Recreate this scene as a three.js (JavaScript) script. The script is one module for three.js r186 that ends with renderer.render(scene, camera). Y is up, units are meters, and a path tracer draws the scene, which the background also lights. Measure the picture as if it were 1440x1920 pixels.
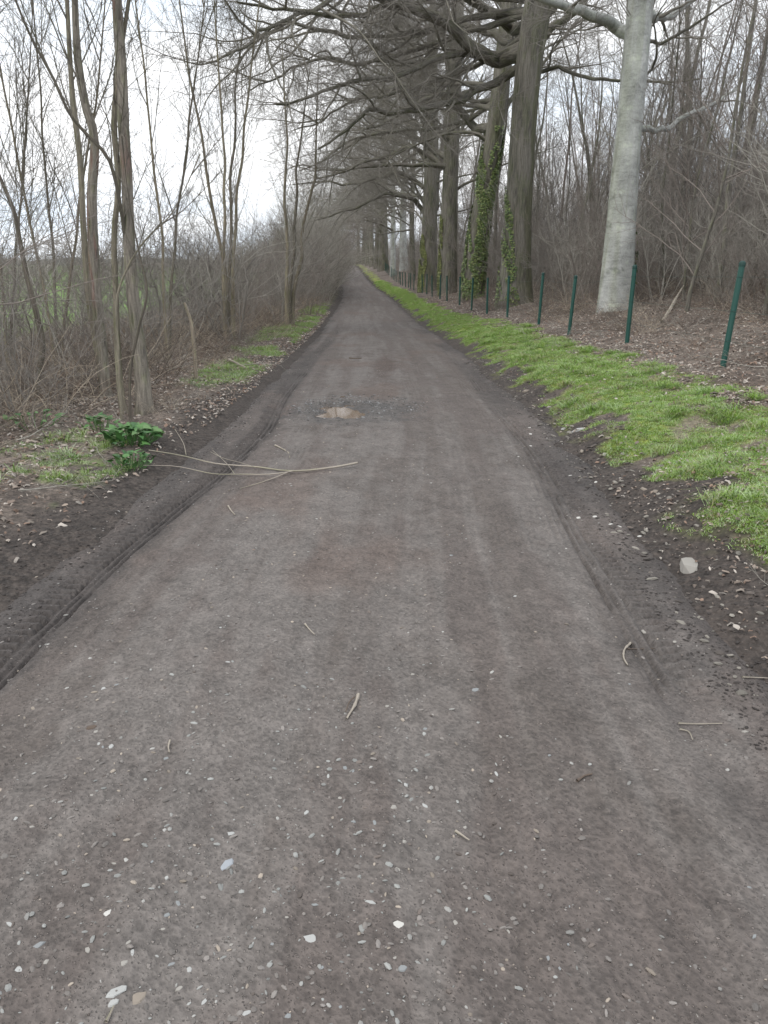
import * as THREE from 'three';
import { ConvexGeometry } from 'three/addons/geometries/ConvexGeometry.js';
import { mergeGeometries } from 'three/addons/utils/BufferGeometryUtils.js';

// ---------------------------------------------------------------- camera, sky, sun, exposure
const F = 1478, HORIZON = 510, EYE = 1.45, PITCH = Math.atan((960 - HORIZON) / F);
const SP = Math.sin(PITCH), CP = Math.cos(PITCH);
const scene = new THREE.Scene();
const camera = new THREE.PerspectiveCamera(2 * Math.atan(960 / F) * 180 / Math.PI, 0.75, 0.05, 6000);
camera.position.set(0, EYE, 0);
camera.rotation.x = -PITCH;

const renderer = new THREE.WebGLRenderer({ antialias: true });
renderer.setSize(768, 1024);
renderer.toneMapping = THREE.LinearToneMapping;
renderer.toneMappingExposure = 1.3;
renderer.shadowMap.enabled = true;

const sun = new THREE.DirectionalLight(0xfff6ea, 0.8);
sun.position.set(-40, 70, 12);
sun.target.position.set(0, 0, -25);
sun.castShadow = true;
sun.shadow.radius = 60;
sun.shadow.mapSize.set(4096, 4096);
Object.assign(sun.shadow.camera, { left: -70, right: 70, top: 70, bottom: -70, near: 1, far: 260 });
scene.add(sun, sun.target);

// ---------------------------------------------------------------- random numbers and noise
function rng(seed) {
  let a = seed >>> 0;
  return () => { a = (a + 0x6d2b79f5) | 0; let t = Math.imul(a ^ (a >>> 15), 1 | a); t = (t + Math.imul(t ^ (t >>> 7), 61 | t)) ^ t; return ((t ^ (t >>> 14)) >>> 0) / 4294967296; };
}
const clamp = THREE.MathUtils.clamp, lerp = THREE.MathUtils.lerp;
const smooth = (a, b, x) => { const t = clamp((x - a) / (b - a), 0, 1); return t * t * (3 - 2 * t); };
function hash(ix, iy, s) {
  let h = Math.imul(ix, 374761393) ^ Math.imul(iy, 668265263) ^ Math.imul(s, 2246822519);
  h = Math.imul(h ^ (h >>> 13), 1274126177);
  return ((h ^ (h >>> 16)) >>> 0) / 4294967296;
}
function vnoise(x, y, s, px = 0, py = 0) {          // value noise 0..1, periodic when px, py are given
  let ix = Math.floor(x), iy = Math.floor(y);
  const fx = x - ix, fy = y - iy, u = fx * fx * (3 - 2 * fx), v = fy * fy * (3 - 2 * fy);
  let jx = ix + 1, jy = iy + 1;
  if (px) { ix = ((ix % px) + px) % px; jx = ((jx % px) + px) % px; iy = ((iy % py) + py) % py; jy = ((jy % py) + py) % py; }
  const a = hash(ix, iy, s), b = hash(jx, iy, s), c = hash(ix, jy, s), d = hash(jx, jy, s);
  return a + (b - a) * u + (c - a) * v + (a - b - c + d) * u * v;
}
function fbm(x, y, s, oct = 4, px = 0, py = 0) {
  let sum = 0, amp = 0.5, tot = 0;
  for (let i = 0; i < oct; i++) { sum += amp * vnoise(x, y, s + i * 17, px, py); tot += amp; amp *= 0.55; x *= 2; y *= 2; px *= 2; py *= 2; }
  return sum / tot;
}

// ---------------------------------------------------------------- sky: thin bright overcast
{
  const W = 1024, H = 512, data = new Float32Array(W * H * 4);
  for (let j = 0; j < H; j++) for (let i = 0; i < W; i++) {
    const up = ((j + 0.5) / H - 0.5) * Math.PI, az = (i + 0.5) / W * 2 * Math.PI, y = Math.sin(up);
    const k = 1 / (Math.max(y, 0) + 0.22), x = Math.cos(az) * Math.cos(up) * k, z = Math.sin(az) * Math.cos(up) * k;
    const n = fbm(x * 2.1 + 40, z * 2.1 + 40, 5, 5), m = fbm(x * 0.9 + 9, z * 0.9 + 9, 31, 3);
    const c = smooth(0.32, 0.68, 0.65 * n + 0.35 * m), o = (j * W + i) * 4;
    data[o] = lerp(0.88, 1.14, c); data[o + 1] = lerp(0.97, 1.15, c); data[o + 2] = lerp(1.08, 1.17, c); data[o + 3] = 1;
  }
  const t = new THREE.DataTexture(data, W, H, THREE.RGBAFormat, THREE.FloatType);
  t.mapping = THREE.EquirectangularReflectionMapping; t.magFilter = THREE.LinearFilter; t.needsUpdate = true;
  scene.background = t; scene.environment = t;
}

// ---------------------------------------------------------------- the lie of the land (d = metres ahead of the camera, x = metres to the right)
function table(points) {                               // smooth monotone interpolation
  const n = points.length, X = points.map(p => p[0]), Y = points.map(p => p[1]), m = [];
  const sl = []; for (let i = 0; i < n - 1; i++) sl.push((Y[i + 1] - Y[i]) / (X[i + 1] - X[i]));
  for (let i = 0; i < n; i++) m.push(i === 0 ? sl[0] : i === n - 1 ? sl[n - 2] : (sl[i - 1] * sl[i] <= 0 ? 0 : 2 * sl[i - 1] * sl[i] / (sl[i - 1] + sl[i])));
  return x => {
    if (x <= X[0]) return Y[0] + 0 * x;
    if (x >= X[n - 1]) return Y[n - 1];
    let i = 0; while (x > X[i + 1]) i++;
    const h = X[i + 1] - X[i], t = (x - X[i]) / h, t2 = t * t, t3 = t2 * t;
    return (2 * t3 - 3 * t2 + 1) * Y[i] + (t3 - 2 * t2 + t) * h * m[i] + (-2 * t3 + 3 * t2) * Y[i + 1] + (t3 - t2) * h * m[i + 1];
  };
}
const roadX = table([[-20, -0.6], [0, -0.3], [3.8, -0.17], [8, 0.03], [12, 0.0], [20, -0.13], [30, -0.45], [52, -1.1], [79, -2.4], [105, -3.9], [190, -8.1], [260, -13], [400, -26]]);
const roadY = table([[-20, 0], [8, 0], [12, -0.05], [20, -0.15], [30, -0.27], [52, -0.2], [79, 0], [105, 0.75], [150, 1.9], [190, 2.75], [215, 3.0], [250, 2.4], [400, 0]]);
const bank = table([[-400, 6], [-180, 2.2], [-120, 0.9], [-60, -0.1], [-25, -0.5], [-10, -0.3], [-6, 0.0], [-3.4, 0.14], [-2.5, 0.1], [-2.05, 0.05], [-1.8, 0.02], [-1.62, -0.03], [-1.4, -0.09], [0, -0.1], [1.4, -0.09], [1.66, -0.03], [1.85, 0.04], [2.1, 0.15], [2.5, 0.26], [3.1, 0.37], [3.9, 0.46], [5.2, 0.72], [8, 1.05], [15, 1.3], [40, 1.6], [400, 3]]);
function groundY(x, d) {
  const s = x - roadX(d), a = Math.abs(s);
  const edge = fbm(x * 1.3, d * 1.3, 71, 3) - 0.5;
  const s2 = s + edge * 0.34 * smooth(1.0, 1.7, a) * (1 - smooth(3, 5, a));
  let y = roadY(d) + bank(s2);
  const rough = smooth(1.5, 2.4, a);
  y += rough * ((fbm(x * 0.7, d * 0.7, 3, 3) - 0.5) * 0.16 + (fbm(x * 4, d * 4, 8, 3) - 0.5) * 0.07);
  if (s > 1.4 && s < 2.6) y += (fbm(x * 9, d * 9, 19, 3) - 0.5) * 0.05;
  return y;
}
const PUDDLE = { x: -0.47, d: 8.7 };
const TRACKS = [[-1.32, 1], [1.36, -1]];
function trackS(k, d) { return TRACKS[k][0] + 0.07 * Math.sin(d * 0.35 + k * 2) + 0.03 * Math.sin(d * 1.1 + k) + (k === 0 ? 0.06 * smooth(4, 9, d) - 0.05 * smooth(6, 3, d) : -0.06 * smooth(4, 1.5, d)); }
function roadRel(x, d) {
  const s = x - roadX(d), a = Math.abs(s);
  let y = -0.012 * a * a - 0.22 * Math.pow(Math.max(0, a - 1.55), 1.3);
  y += (fbm(x * 1.1, d * 0.35, 101, 3) - 0.5) * 0.05 + (fbm(x * 7, d * 1.1, 104, 3) - 0.5) * 0.022 + (fbm(x * 16, d * 14, 108, 3) - 0.5) * 0.013;
  for (let k = 0; k < 2; k++) {
    const q = (s - trackS(k, d)) * TRACKS[k][1];
    if (Math.abs(q) < 0.3) {
      y -= 0.018 * Math.exp(-q * q / 0.018);
      if (Math.abs(q) < 0.14 && d < 30) {
        const clear = Math.max(k === 0 ? smooth(9.5, 8, d) : 0, smooth(0.35, 0.55, fbm(d * 0.6, k * 7 + 3, 55, 2)) * 0.8);
        if (q < -0.01) { const ph = ((d / 0.066 + q * 2.5) % 1 + 1) % 1; y += clear * (1 - smooth(0.085, 0.125, -q)) * (0.4 + 1.1 * fbm(x * 9, d * 7, 57, 2)) * (0.024 * (smooth(0.05, 0.25, ph) - smooth(0.6, 0.8, ph)) - 0.018); }
        for (const g of [0.0, 0.045, 0.085]) y -= clear * 0.042 * fbm(x * 6 + g * 90, d * 5, 59, 2) * Math.exp(-((q - g) ** 2) / 0.0001);
      }
    }
  }
  // short skid prints before the puddle and wheel lines along the track
  for (const [c, w, d0, d1, p] of [[-0.78, 0.1, 5.6, 8.2, 1.2], [-0.42, 0.09, 5.8, 8.3, 0.9], [-0.1, 0.05, 6, 8, 0.6], [0.62, 0.12, 1, 24, 0.6], [-0.85, 0.14, 9.5, 26, 0.5], [0.95, 0.13, 1, 14, 0.7], [0.3, 0.12, 1, 12, 0.5], [-0.98, 0.13, 1.5, 7, 0.6], [1.15, 0.1, 4, 16, 0.8], [-0.55, 0.1, 1, 5, 0.4], [0.1, 0.1, 9, 26, 0.5]]) {
    const q = s - c - 0.05 * Math.sin(d * 0.5 + c * 9);
    if (Math.abs(q) < w * 1.3) {
      const on = smooth(d0, d0 + 0.5, d) * (1 - smooth(d1 - 0.6, d1, d)) * smooth(0.35, 0.6, fbm(d * 1.3, c * 30, 77, 2));
      y -= on * p * 0.016 * (0.5 + 0.5 * Math.cos(q / 0.046 * 2 * Math.PI)) * (1 - smooth(w * 0.8, w * 1.3, Math.abs(q)));
    }
  }
  const px = (x - PUDDLE.x) / 0.27, pz = (d - PUDDLE.d) / 0.42, rr = Math.sqrt(px * px + pz * pz) + (fbm(x * 6, d * 4, 61, 4) - 0.5) * 1.5;
  y -= 0.05 * (1 - smooth(0.5, 1.6, rr));
  return y;
}
const surfaceY = (x, d) => Math.abs(x - roadX(d)) < 2.0 ? Math.max(groundY(x, d), roadY(d) + roadRel(x, d)) : groundY(x, d);
const V = (x, y, z) => new THREE.Vector3(x, y, z);
// a pixel of the photograph at depth zc along the camera axis
function pix(px, py, zc) {
  const u = (px - 720) / F, v = (py - 960) / F;
  return V(u * zc, EYE - zc * (SP + v * CP), -zc * (CP - v * SP));
}
function hit(px, py) {                                  // where the ray through a pixel meets the ground
  let lo = 0.8, hi = 0.8;
  const above = zc => { const p = pix(px, py, zc); return p.y - surfaceY(p.x, -p.z); };
  while (hi < 300 && above(hi) > 0) { lo = hi; hi *= 1.02; }
  for (let i = 0; i < 25; i++) { const m = (lo + hi) / 2; if (above(m) > 0) lo = m; else hi = m; }
  return pix(px, py, hi);
}

// ---------------------------------------------------------------- textures
function tex(size, fn, { srgb = true, repeat = 1 } = {}) {
  const data = new Uint8Array(size * size * 4);
  for (let j = 0; j < size; j++) for (let i = 0; i < size; i++) {
    const c = fn(i / size, j / size), o = (j * size + i) * 4;
    if (typeof c === 'number') data[o] = data[o + 1] = data[o + 2] = clamp(c * 255, 0, 255);
    else for (let k = 0; k < 3; k++) data[o + k] = clamp(c[k] * 255, 0, 255);
    data[o + 3] = 255;
  }
  const t = new THREE.DataTexture(data, size, size, THREE.RGBAFormat);
  t.wrapS = t.wrapT = THREE.RepeatWrapping; t.magFilter = THREE.LinearFilter; t.minFilter = THREE.LinearMipmapLinearFilter; t.generateMipmaps = true;
  if (srgb) t.colorSpace = THREE.SRGBColorSpace;
  t.needsUpdate = true;
  return t;
}
// grit of the track: grain, pits and many pale specks
const SZ = 2048, grit = new Float32Array(SZ * SZ), gritH = new Float32Array(SZ * SZ);
{
  for (let j = 0; j < SZ; j++) for (let i = 0; i < SZ; i++) {
    const u = i / SZ, v = j / SZ;
    const big = fbm(u * 12, v * 12, 201, 4, 12, 12), fine = fbm(u * 220, v * 220, 207, 3, 220, 220);
    const g = 0.74 + (big - 0.5) * 0.3 + (fine - 0.5) * 0.7 + (fbm(u * 50, v * 50, 205, 3, 50, 50) - 0.5) * 0.35;
    grit[j * SZ + i] = g; gritH[j * SZ + i] = 0.5 + (fine - 0.5) * 0.5 + (big - 0.5) * 0.35;
  }
  const r = rng(4);
  const speck = (n, r0, r1, tone, h) => {
    for (let k = 0; k < n; k++) {
      const cx = r() * SZ, cy = r() * SZ, a = lerp(r0, r1, r() ** 3), b = a * lerp(0.5, 1, r()), th = r() * 3.14, c = Math.cos(th), s = Math.sin(th), tn = tone(r), R = Math.ceil(a) + 1, p1 = r() * 6, p2 = r() * 0.3;
      for (let y = -R; y <= R; y++) for (let x = -R; x <= R; x++) {
        const X = (x * c + y * s) / a, Y = (-x * s + y * c) / b, q = X * X + Y * Y + p2 * Math.sin(Math.atan2(Y, X) * 3 + p1);
        if (q < 1) { const o = ((Math.floor(cy) + y + SZ) % SZ) * SZ + (Math.floor(cx) + x + SZ) % SZ, w = smooth(1, 0.6, q); grit[o] = lerp(grit[o], tn, w); gritH[o] = lerp(gritH[o], h, w * 0.8); }
      }
    }
  };
  speck(30000, 0.9, 2.6, q => 0.52 + q() * 0.22, 0.2);
  speck(16000, 0.9, 4, q => 0.85 + q() * 0.4, 0.85);
  speck(900, 1.2, 6.5, q => 1.0 + q() * 0.35, 0.95);
}
const enc = v => Math.pow(clamp(v, 0, 1.4) / 1.4, 1 / 2.2);      // grit is linear and may pass 1: stored over 1.4
const gritMap = tex(SZ, (u, v) => enc(grit[Math.min(SZ - 1, v * SZ | 0) * SZ + Math.min(SZ - 1, u * SZ | 0)]));
const gritBump = tex(SZ, (u, v) => gritH[Math.min(SZ - 1, v * SZ | 0) * SZ + Math.min(SZ - 1, u * SZ | 0)], { srgb: false });
const soilMap = tex(1024, (u, v) => {
  const a = fbm(u * 8, v * 8, 301, 4, 8, 8), b = fbm(u * 60, v * 60, 305, 3, 60, 60), c = vnoise(u * 160, v * 90, 309, 160, 90);
  const k = 0.35 + a * 0.35 + (b - 0.5) * 0.7 + (c > 0.72 ? 0.2 : 0);
  return [enc(k * 1.04), enc(k * 0.99), enc(k * 0.94)];
});
const soilBump = tex(1024, (u, v) => fbm(u * 40, v * 40, 321, 4, 40, 40), { srgb: false });
const barkMap = tex(1024, (u, v) => {                   // smooth beech bark: blotches, fine level wrinkles, pores
  const a = fbm(u * 5, v * 5, 401, 5, 5, 5), b = fbm(u * 10, v * 60, 411, 3, 10, 60), c = fbm(u * 70, v * 70, 415, 2, 70, 70);
  const w = smooth(0.62, 0.75, fbm(u * 4, v * 26, 419, 3, 4, 26)) * 0.2, l = smooth(0.58, 0.7, fbm(u * 9, v * 9, 423, 4, 9, 9));
  const k = 0.72 + (a - 0.5) * 0.6 + (b - 0.5) * 0.2 + (c - 0.5) * 0.25 - w * 0.5;
  return [enc(k + l * 0.07), enc(k + l * 0.09), enc(k * 0.97 + l * 0.04)];
});
const barkBump = tex(1024, (u, v) => fbm(u * 10, v * 50, 431, 4, 10, 50) * 0.6 + fbm(u * 60, v * 60, 435, 3, 60, 60) * 0.4, { srgb: false });
const roughBarkMap = tex(1024, (u, v) => {              // rougher bark with upright fissures
  const a = fbm(u * 6, v * 3, 441, 4, 6, 3), b = fbm(u * 40, v * 9, 445, 4, 40, 9), c = fbm(u * 90, v * 90, 447, 2, 90, 90);
  const k = 0.68 + (a - 0.5) * 0.6 + (b - 0.5) * 0.8 + (c - 0.5) * 0.25, m = smooth(0.5, 0.7, fbm(u * 7, v * 5, 449, 4, 7, 5)) * 0.1;
  return [enc(k - m * 0.2), enc(k + m * 0.2), enc(k * 0.97 - m * 0.8)];
});
const roughBarkBump = tex(1024, (u, v) => fbm(u * 40, v * 9, 445, 4, 40, 9), { srgb: false });
const re = (t, x, y = x) => { const c = t.clone(); c.repeat.set(x, y); c.needsUpdate = true; return c; };

// ---------------------------------------------------------------- materials
const lin = (r, g, b) => new THREE.Color().setRGB(r, g, b);
const M = {
  road: new THREE.MeshStandardMaterial({ name: 'track grit', color: 0xffffff, vertexColors: true, map: re(gritMap, 1 / 2.3), bumpMap: re(gritBump, 1 / 2.3), bumpScale: 0.012, roughness: 0.86 }),
  ground: new THREE.MeshStandardMaterial({ name: 'soil', color: 0xffffff, vertexColors: true, map: re(soilMap, 1 / 1.7), bumpMap: re(soilBump, 1 / 1.7), bumpScale: 0.03, roughness: 0.95 }),
  barkPale: new THREE.MeshStandardMaterial({ name: 'pale beech bark', color: lin(0.8, 0.81, 0.79), vertexColors: true, map: re(barkMap, 0.6), bumpMap: re(barkBump, 0.6), bumpScale: 0.008, roughness: 0.9 }),
  bark: new THREE.MeshStandardMaterial({ name: 'grey beech bark', color: lin(0.35, 0.322, 0.28), vertexColors: true, map: re(roughBarkMap, 0.7, 0.45), bumpMap: re(roughBarkBump, 0.7, 0.45), bumpScale: 0.02, roughness: 0.92 }),
  barkFar: new THREE.MeshStandardMaterial({ name: 'grey bark', color: lin(0.35, 0.322, 0.28), map: roughBarkMap, bumpMap: roughBarkBump, bumpScale: 0.01, roughness: 0.92 }),
  barkHazel: new THREE.MeshStandardMaterial({ name: 'hazel bark', color: lin(0.37, 0.325, 0.275), vertexColors: true, map: roughBarkMap, bumpMap: roughBarkBump, bumpScale: 0.012, roughness: 0.92 }),
  branch: new THREE.MeshStandardMaterial({ name: 'beech branch', color: lin(0.36, 0.33, 0.28), map: barkMap, roughness: 0.92 }),
  twig: new THREE.MeshStandardMaterial({ name: 'twig', color: lin(0.25, 0.228, 0.202), roughness: 0.9 }),
  twigPale: new THREE.MeshStandardMaterial({ name: 'pale twig', color: lin(0.36, 0.338, 0.295), roughness: 0.9 }),
  twigBrown: new THREE.MeshStandardMaterial({ name: 'brown twig', color: lin(0.24, 0.205, 0.18), roughness: 0.92 }),
  twigDark: new THREE.MeshStandardMaterial({ name: 'dark twig', color: lin(0.13, 0.116, 0.104), roughness: 0.9 }),
  stick: new THREE.MeshStandardMaterial({ name: 'dead wood', color: lin(0.66, 0.58, 0.5), map: roughBarkMap, roughness: 0.9 }),
  stickDark: new THREE.MeshStandardMaterial({ name: 'damp wood', color: lin(0.12, 0.09, 0.07), roughness: 0.9 }),
  post: new THREE.MeshPhysicalMaterial({ name: 'green coated steel', color: lin(0.005, 0.068, 0.051), roughness: 0.5, clearcoat: 0.3, clearcoatRoughness: 0.4 }),
  cap: new THREE.MeshStandardMaterial({ name: 'green plastic cap', color: lin(0.004, 0.04, 0.031), roughness: 0.5 }),
  wire: new THREE.MeshStandardMaterial({ name: 'wire', color: lin(0.06, 0.1, 0.085), roughness: 0.5, metalness: 0.3 }),
  water: new THREE.MeshPhysicalMaterial({ name: 'muddy water', color: lin(0.17, 0.115, 0.075), roughness: 0.04 }),
  leafy: new THREE.MeshPhysicalMaterial({ name: 'glossy leaf', color: lin(0.045, 0.15, 0.05), roughness: 0.5, side: THREE.DoubleSide }),
  white: new THREE.MeshStandardMaterial({ name: 'leaf litter', color: 0xffffff, roughness: 0.85, side: THREE.DoubleSide }),
  grass: new THREE.MeshPhysicalMaterial({ name: 'grass', color: 0xffffff, roughness: 0.9, side: THREE.DoubleSide, transmission: 0.3, thickness: 0 }),
  ivy: new THREE.MeshStandardMaterial({ name: 'ivy', color: 0xffffff, roughness: 0.5, side: THREE.DoubleSide }),
  gravel: new THREE.MeshStandardMaterial({ name: 'gravel', color: 0xffffff, roughness: 0.85 }),
  stone: [[0.4, 0.4, 0.385], [0.25, 0.26, 0.262], [0.33, 0.31, 0.28], [0.27, 0.23, 0.19]].map((c, i) => new THREE.MeshStandardMaterial({ name: 'stone ' + i, color: lin(...c), roughness: 0.85 })),
  slate: new THREE.MeshStandardMaterial({ name: 'slate', color: lin(0.33, 0.35, 0.375), roughness: 0.6 }),
  limestone: new THREE.MeshStandardMaterial({ name: 'white stone', color: lin(0.54, 0.525, 0.49), roughness: 0.85 }),
  hill: new THREE.MeshStandardMaterial({ name: 'far woods', color: lin(0.12, 0.14, 0.14), roughness: 1 }),
};

// ---------------------------------------------------------------- object helpers
const taken = {};
function numbered(name) { const n = taken[name] = (taken[name] ?? -1) + 1; return n ? `${name}_${String(n).padStart(3, '0')}` : name; }
function shade(o) { o.castShadow = true; o.receiveShadow = true; return o; }
function tag(o, label, category, group) { o.userData.label = label; o.userData.category = category; if (group) o.userData.group = group; return o; }
function thing(name, label, category, group) { const g = new THREE.Group(); g.name = numbered(name); scene.add(g); return tag(g, label, category, group); }
function part(parent, name, geometry, material, stuff) { const m = shade(new THREE.Mesh(geometry, material)); m.name = name; if (stuff) m.userData.kind = 'stuff'; parent.add(m); return m; }
function single(name, geometry, material, label, category, group) { const m = shade(new THREE.Mesh(geometry, material)); m.name = numbered(name); scene.add(m); return tag(m, label, category, group); }
function copy(o, label, group) { const c = o.clone(); c.name = numbered(o.name.replace(/_\d{3}$/, '')); c.userData = { ...o.userData }; if (label) c.userData.label = label; if (group) c.userData.group = group; scene.add(c); return c; }
function structure(name, geometry, material) { const m = shade(new THREE.Mesh(geometry, material)); m.name = name; m.userData.kind = 'structure'; scene.add(m); return m; }
function swarm(name, geometry, material, matrices, colors, parent = scene, label) {
  const m = shade(new THREE.InstancedMesh(geometry, material, matrices.length));
  m.name = name; m.userData.kind = 'stuff'; if (label) m.userData.label = label;
  matrices.forEach((x, i) => m.setMatrixAt(i, x));
  if (colors) colors.forEach((c, i) => m.setColorAt(i, c));
  parent.add(m);
  return m;
}
const UPV = V(0, 1, 0), _q = new THREE.Quaternion(), _e = new THREE.Euler();
function place(x, y, z, rx, ry, rz, sx, sy = sx, sz = sx) { return new THREE.Matrix4().compose(V(x, y, z), new THREE.Quaternion().setFromEuler(new THREE.Euler(rx, ry, rz, 'YXZ')), V(sx, sy, sz)); }

// mesh builder: tapered tubes with uv in metres
class Tubes {
  constructor(color) { this.p = []; this.n = []; this.uv = []; this.i = []; this.c = color ? [] : null; }
  tube(pts, rad, sides, tint, ring) {
    const base = this.p.length / 3, n = pts.length, t = V(0, 0, 0), a = V(1, 0, 0), b = V(0, 0, 0), u0 = Math.max(1, Math.round(2 * Math.PI * rad[0]) || 1);
    let v = 0;
    t.subVectors(pts[1], pts[0]).normalize();
    if (Math.abs(t.x) > 0.8) a.set(0, 0, 1);
    a.addScaledVector(t, -a.dot(t)).normalize();
    for (let k = 0; k < n; k++) {
      t.subVectors(pts[Math.min(n - 1, k + 1)], pts[Math.max(0, k - 1)]).normalize();
      a.addScaledVector(t, -a.dot(t)).normalize(); b.crossVectors(t, a);
      if (k) v += pts[k].distanceTo(pts[k - 1]);
      for (let s = 0; s <= sides; s++) {
        const th = s / sides * 2 * Math.PI, c = Math.cos(th), d = Math.sin(th);
        const nx = a.x * c + b.x * d, ny = a.y * c + b.y * d, nz = a.z * c + b.z * d, r = rad[k] * (ring ? ring(th, v, k) : 1);
        this.p.push(pts[k].x + nx * r, pts[k].y + ny * r, pts[k].z + nz * r);
        this.n.push(nx, ny, nz);
        this.uv.push(s / sides * (sides > 5 ? u0 : 0.2), v);
        if (this.c) { const q = tint ? tint(th, v, pts[k], nx, nz) : [1, 1, 1]; this.c.push(q[0], q[1], q[2]); }
      }
    }
    const w = sides + 1;
    for (let k = 0; k < n - 1; k++) for (let s = 0; s < sides; s++) {
      const o = base + k * w + s;
      this.i.push(o, o + 1, o + w, o + 1, o + w + 1, o + w);
    }
    return this;
  }
  twig(p0, p1, r) {                                     // a three-sided spike
    const base = this.p.length / 3, t = V(0, 0, 0).subVectors(p1, p0).normalize(), a = Math.abs(t.y) < 0.9 ? V(0, 1, 0) : V(1, 0, 0);
    a.addScaledVector(t, -a.dot(t)).normalize(); const b = V(0, 0, 0).crossVectors(t, a);
    for (let s = 0; s < 3; s++) {
      const th = s * 2.0944, c = Math.cos(th), d = Math.sin(th), nx = a.x * c + b.x * d, ny = a.y * c + b.y * d, nz = a.z * c + b.z * d;
      this.p.push(p0.x + nx * r, p0.y + ny * r, p0.z + nz * r); this.n.push(nx, ny, nz); this.uv.push(s * 0.05, 0);
      if (this.c) this.c.push(1, 1, 1);
    }
    this.p.push(p1.x, p1.y, p1.z); this.n.push(t.x, t.y, t.z); this.uv.push(0.1, p0.distanceTo(p1));
    if (this.c) this.c.push(1, 1, 1);
    this.i.push(base, base + 1, base + 3, base + 1, base + 2, base + 3, base + 2, base, base + 3);
  }
  build(smoothNormals) {
    const g = new THREE.BufferGeometry();
    g.setAttribute('position', new THREE.Float32BufferAttribute(this.p, 3));
    g.setAttribute('normal', new THREE.Float32BufferAttribute(this.n, 3));
    g.setAttribute('uv', new THREE.Float32BufferAttribute(this.uv, 2));
    if (this.c) g.setAttribute('color', new THREE.Float32BufferAttribute(this.c, 3));
    g.setIndex(this.i);
    if (smoothNormals) g.computeVertexNormals();
    return g;
  }
}
function curve(points, n) { return new THREE.CatmullRomCurve3(points, false, 'centripetal').getSpacedPoints(n); }
function wander(r, start, dir, length, segs, wiggle, lift) {  // a crooked path
  const pts = [start.clone()], d = dir.clone().normalize(), p = start.clone();
  for (let k = 0; k < segs; k++) {
    d.x += (r() - 0.5) * wiggle; d.y += (r() - 0.5) * wiggle + lift / segs; d.z += (r() - 0.5) * wiggle; d.normalize();
    p.addScaledVector(d, length / segs); pts.push(p.clone());
  }
  return pts;
}
const along = (pts, t) => { const f = t * (pts.length - 1), i = Math.min(pts.length - 2, Math.floor(f)); return pts[i].clone().lerp(pts[i + 1], f - i); };
const heading = (pts, t) => { const i = Math.min(pts.length - 2, Math.floor(t * (pts.length - 1))); return pts[i + 1].clone().sub(pts[i]).normalize(); };
const taper = (n, a, b) => Array.from({ length: n }, (_, k) => lerp(a, b, k / (n - 1)));
function aside(r, dir, spread) {                        // a direction that leaves dir at an angle
  const q = V(r() - 0.5, r() - 0.5, r() - 0.5); q.addScaledVector(dir, -q.dot(dir)).normalize();
  return dir.clone().multiplyScalar(Math.cos(spread)).addScaledVector(q, Math.sin(spread));
}
// branch with twigs and twiglets, all into one mesh builder
function spray(tb, r, start, dir, length, rad, lift = 0.1, kids = 7, fine = 4, sides = 4) {
  const segs = Math.max(3, Math.round(length * 3)), pts = wander(r, start, dir, length, segs, 0.34, lift);
  tb.tube(pts, taper(pts.length, rad, rad * 0.25), sides);
  for (let k = 0; k < kids; k++) {
    const t = lerp(0.15, 0.98, (k + r() * 0.8) / kids), L = length * lerp(0.55, 0.22, t) * lerp(0.6, 1.2, r());
    const tp = wander(r, along(pts, t), aside(r, heading(pts, t), lerp(0.5, 1.0, r())), L, 3, 0.4, lift);
    tb.tube(tp, taper(4, Math.max(0.0022, rad * 0.38), 0.0014), 3);
    for (let j = 0; j < fine; j++) {
      const q = lerp(0.15, 1, (j + r()) / fine), s = along(tp, Math.min(q, 0.99)), e = aside(r, heading(tp, Math.min(q, 0.99)), lerp(0.35, 1.0, r()));
      tb.twig(s, s.clone().addScaledVector(e, L * lerp(0.2, 0.5, r())), 0.0018);
    }
  }
  return pts;
}
console.log('helpers ready');

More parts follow.
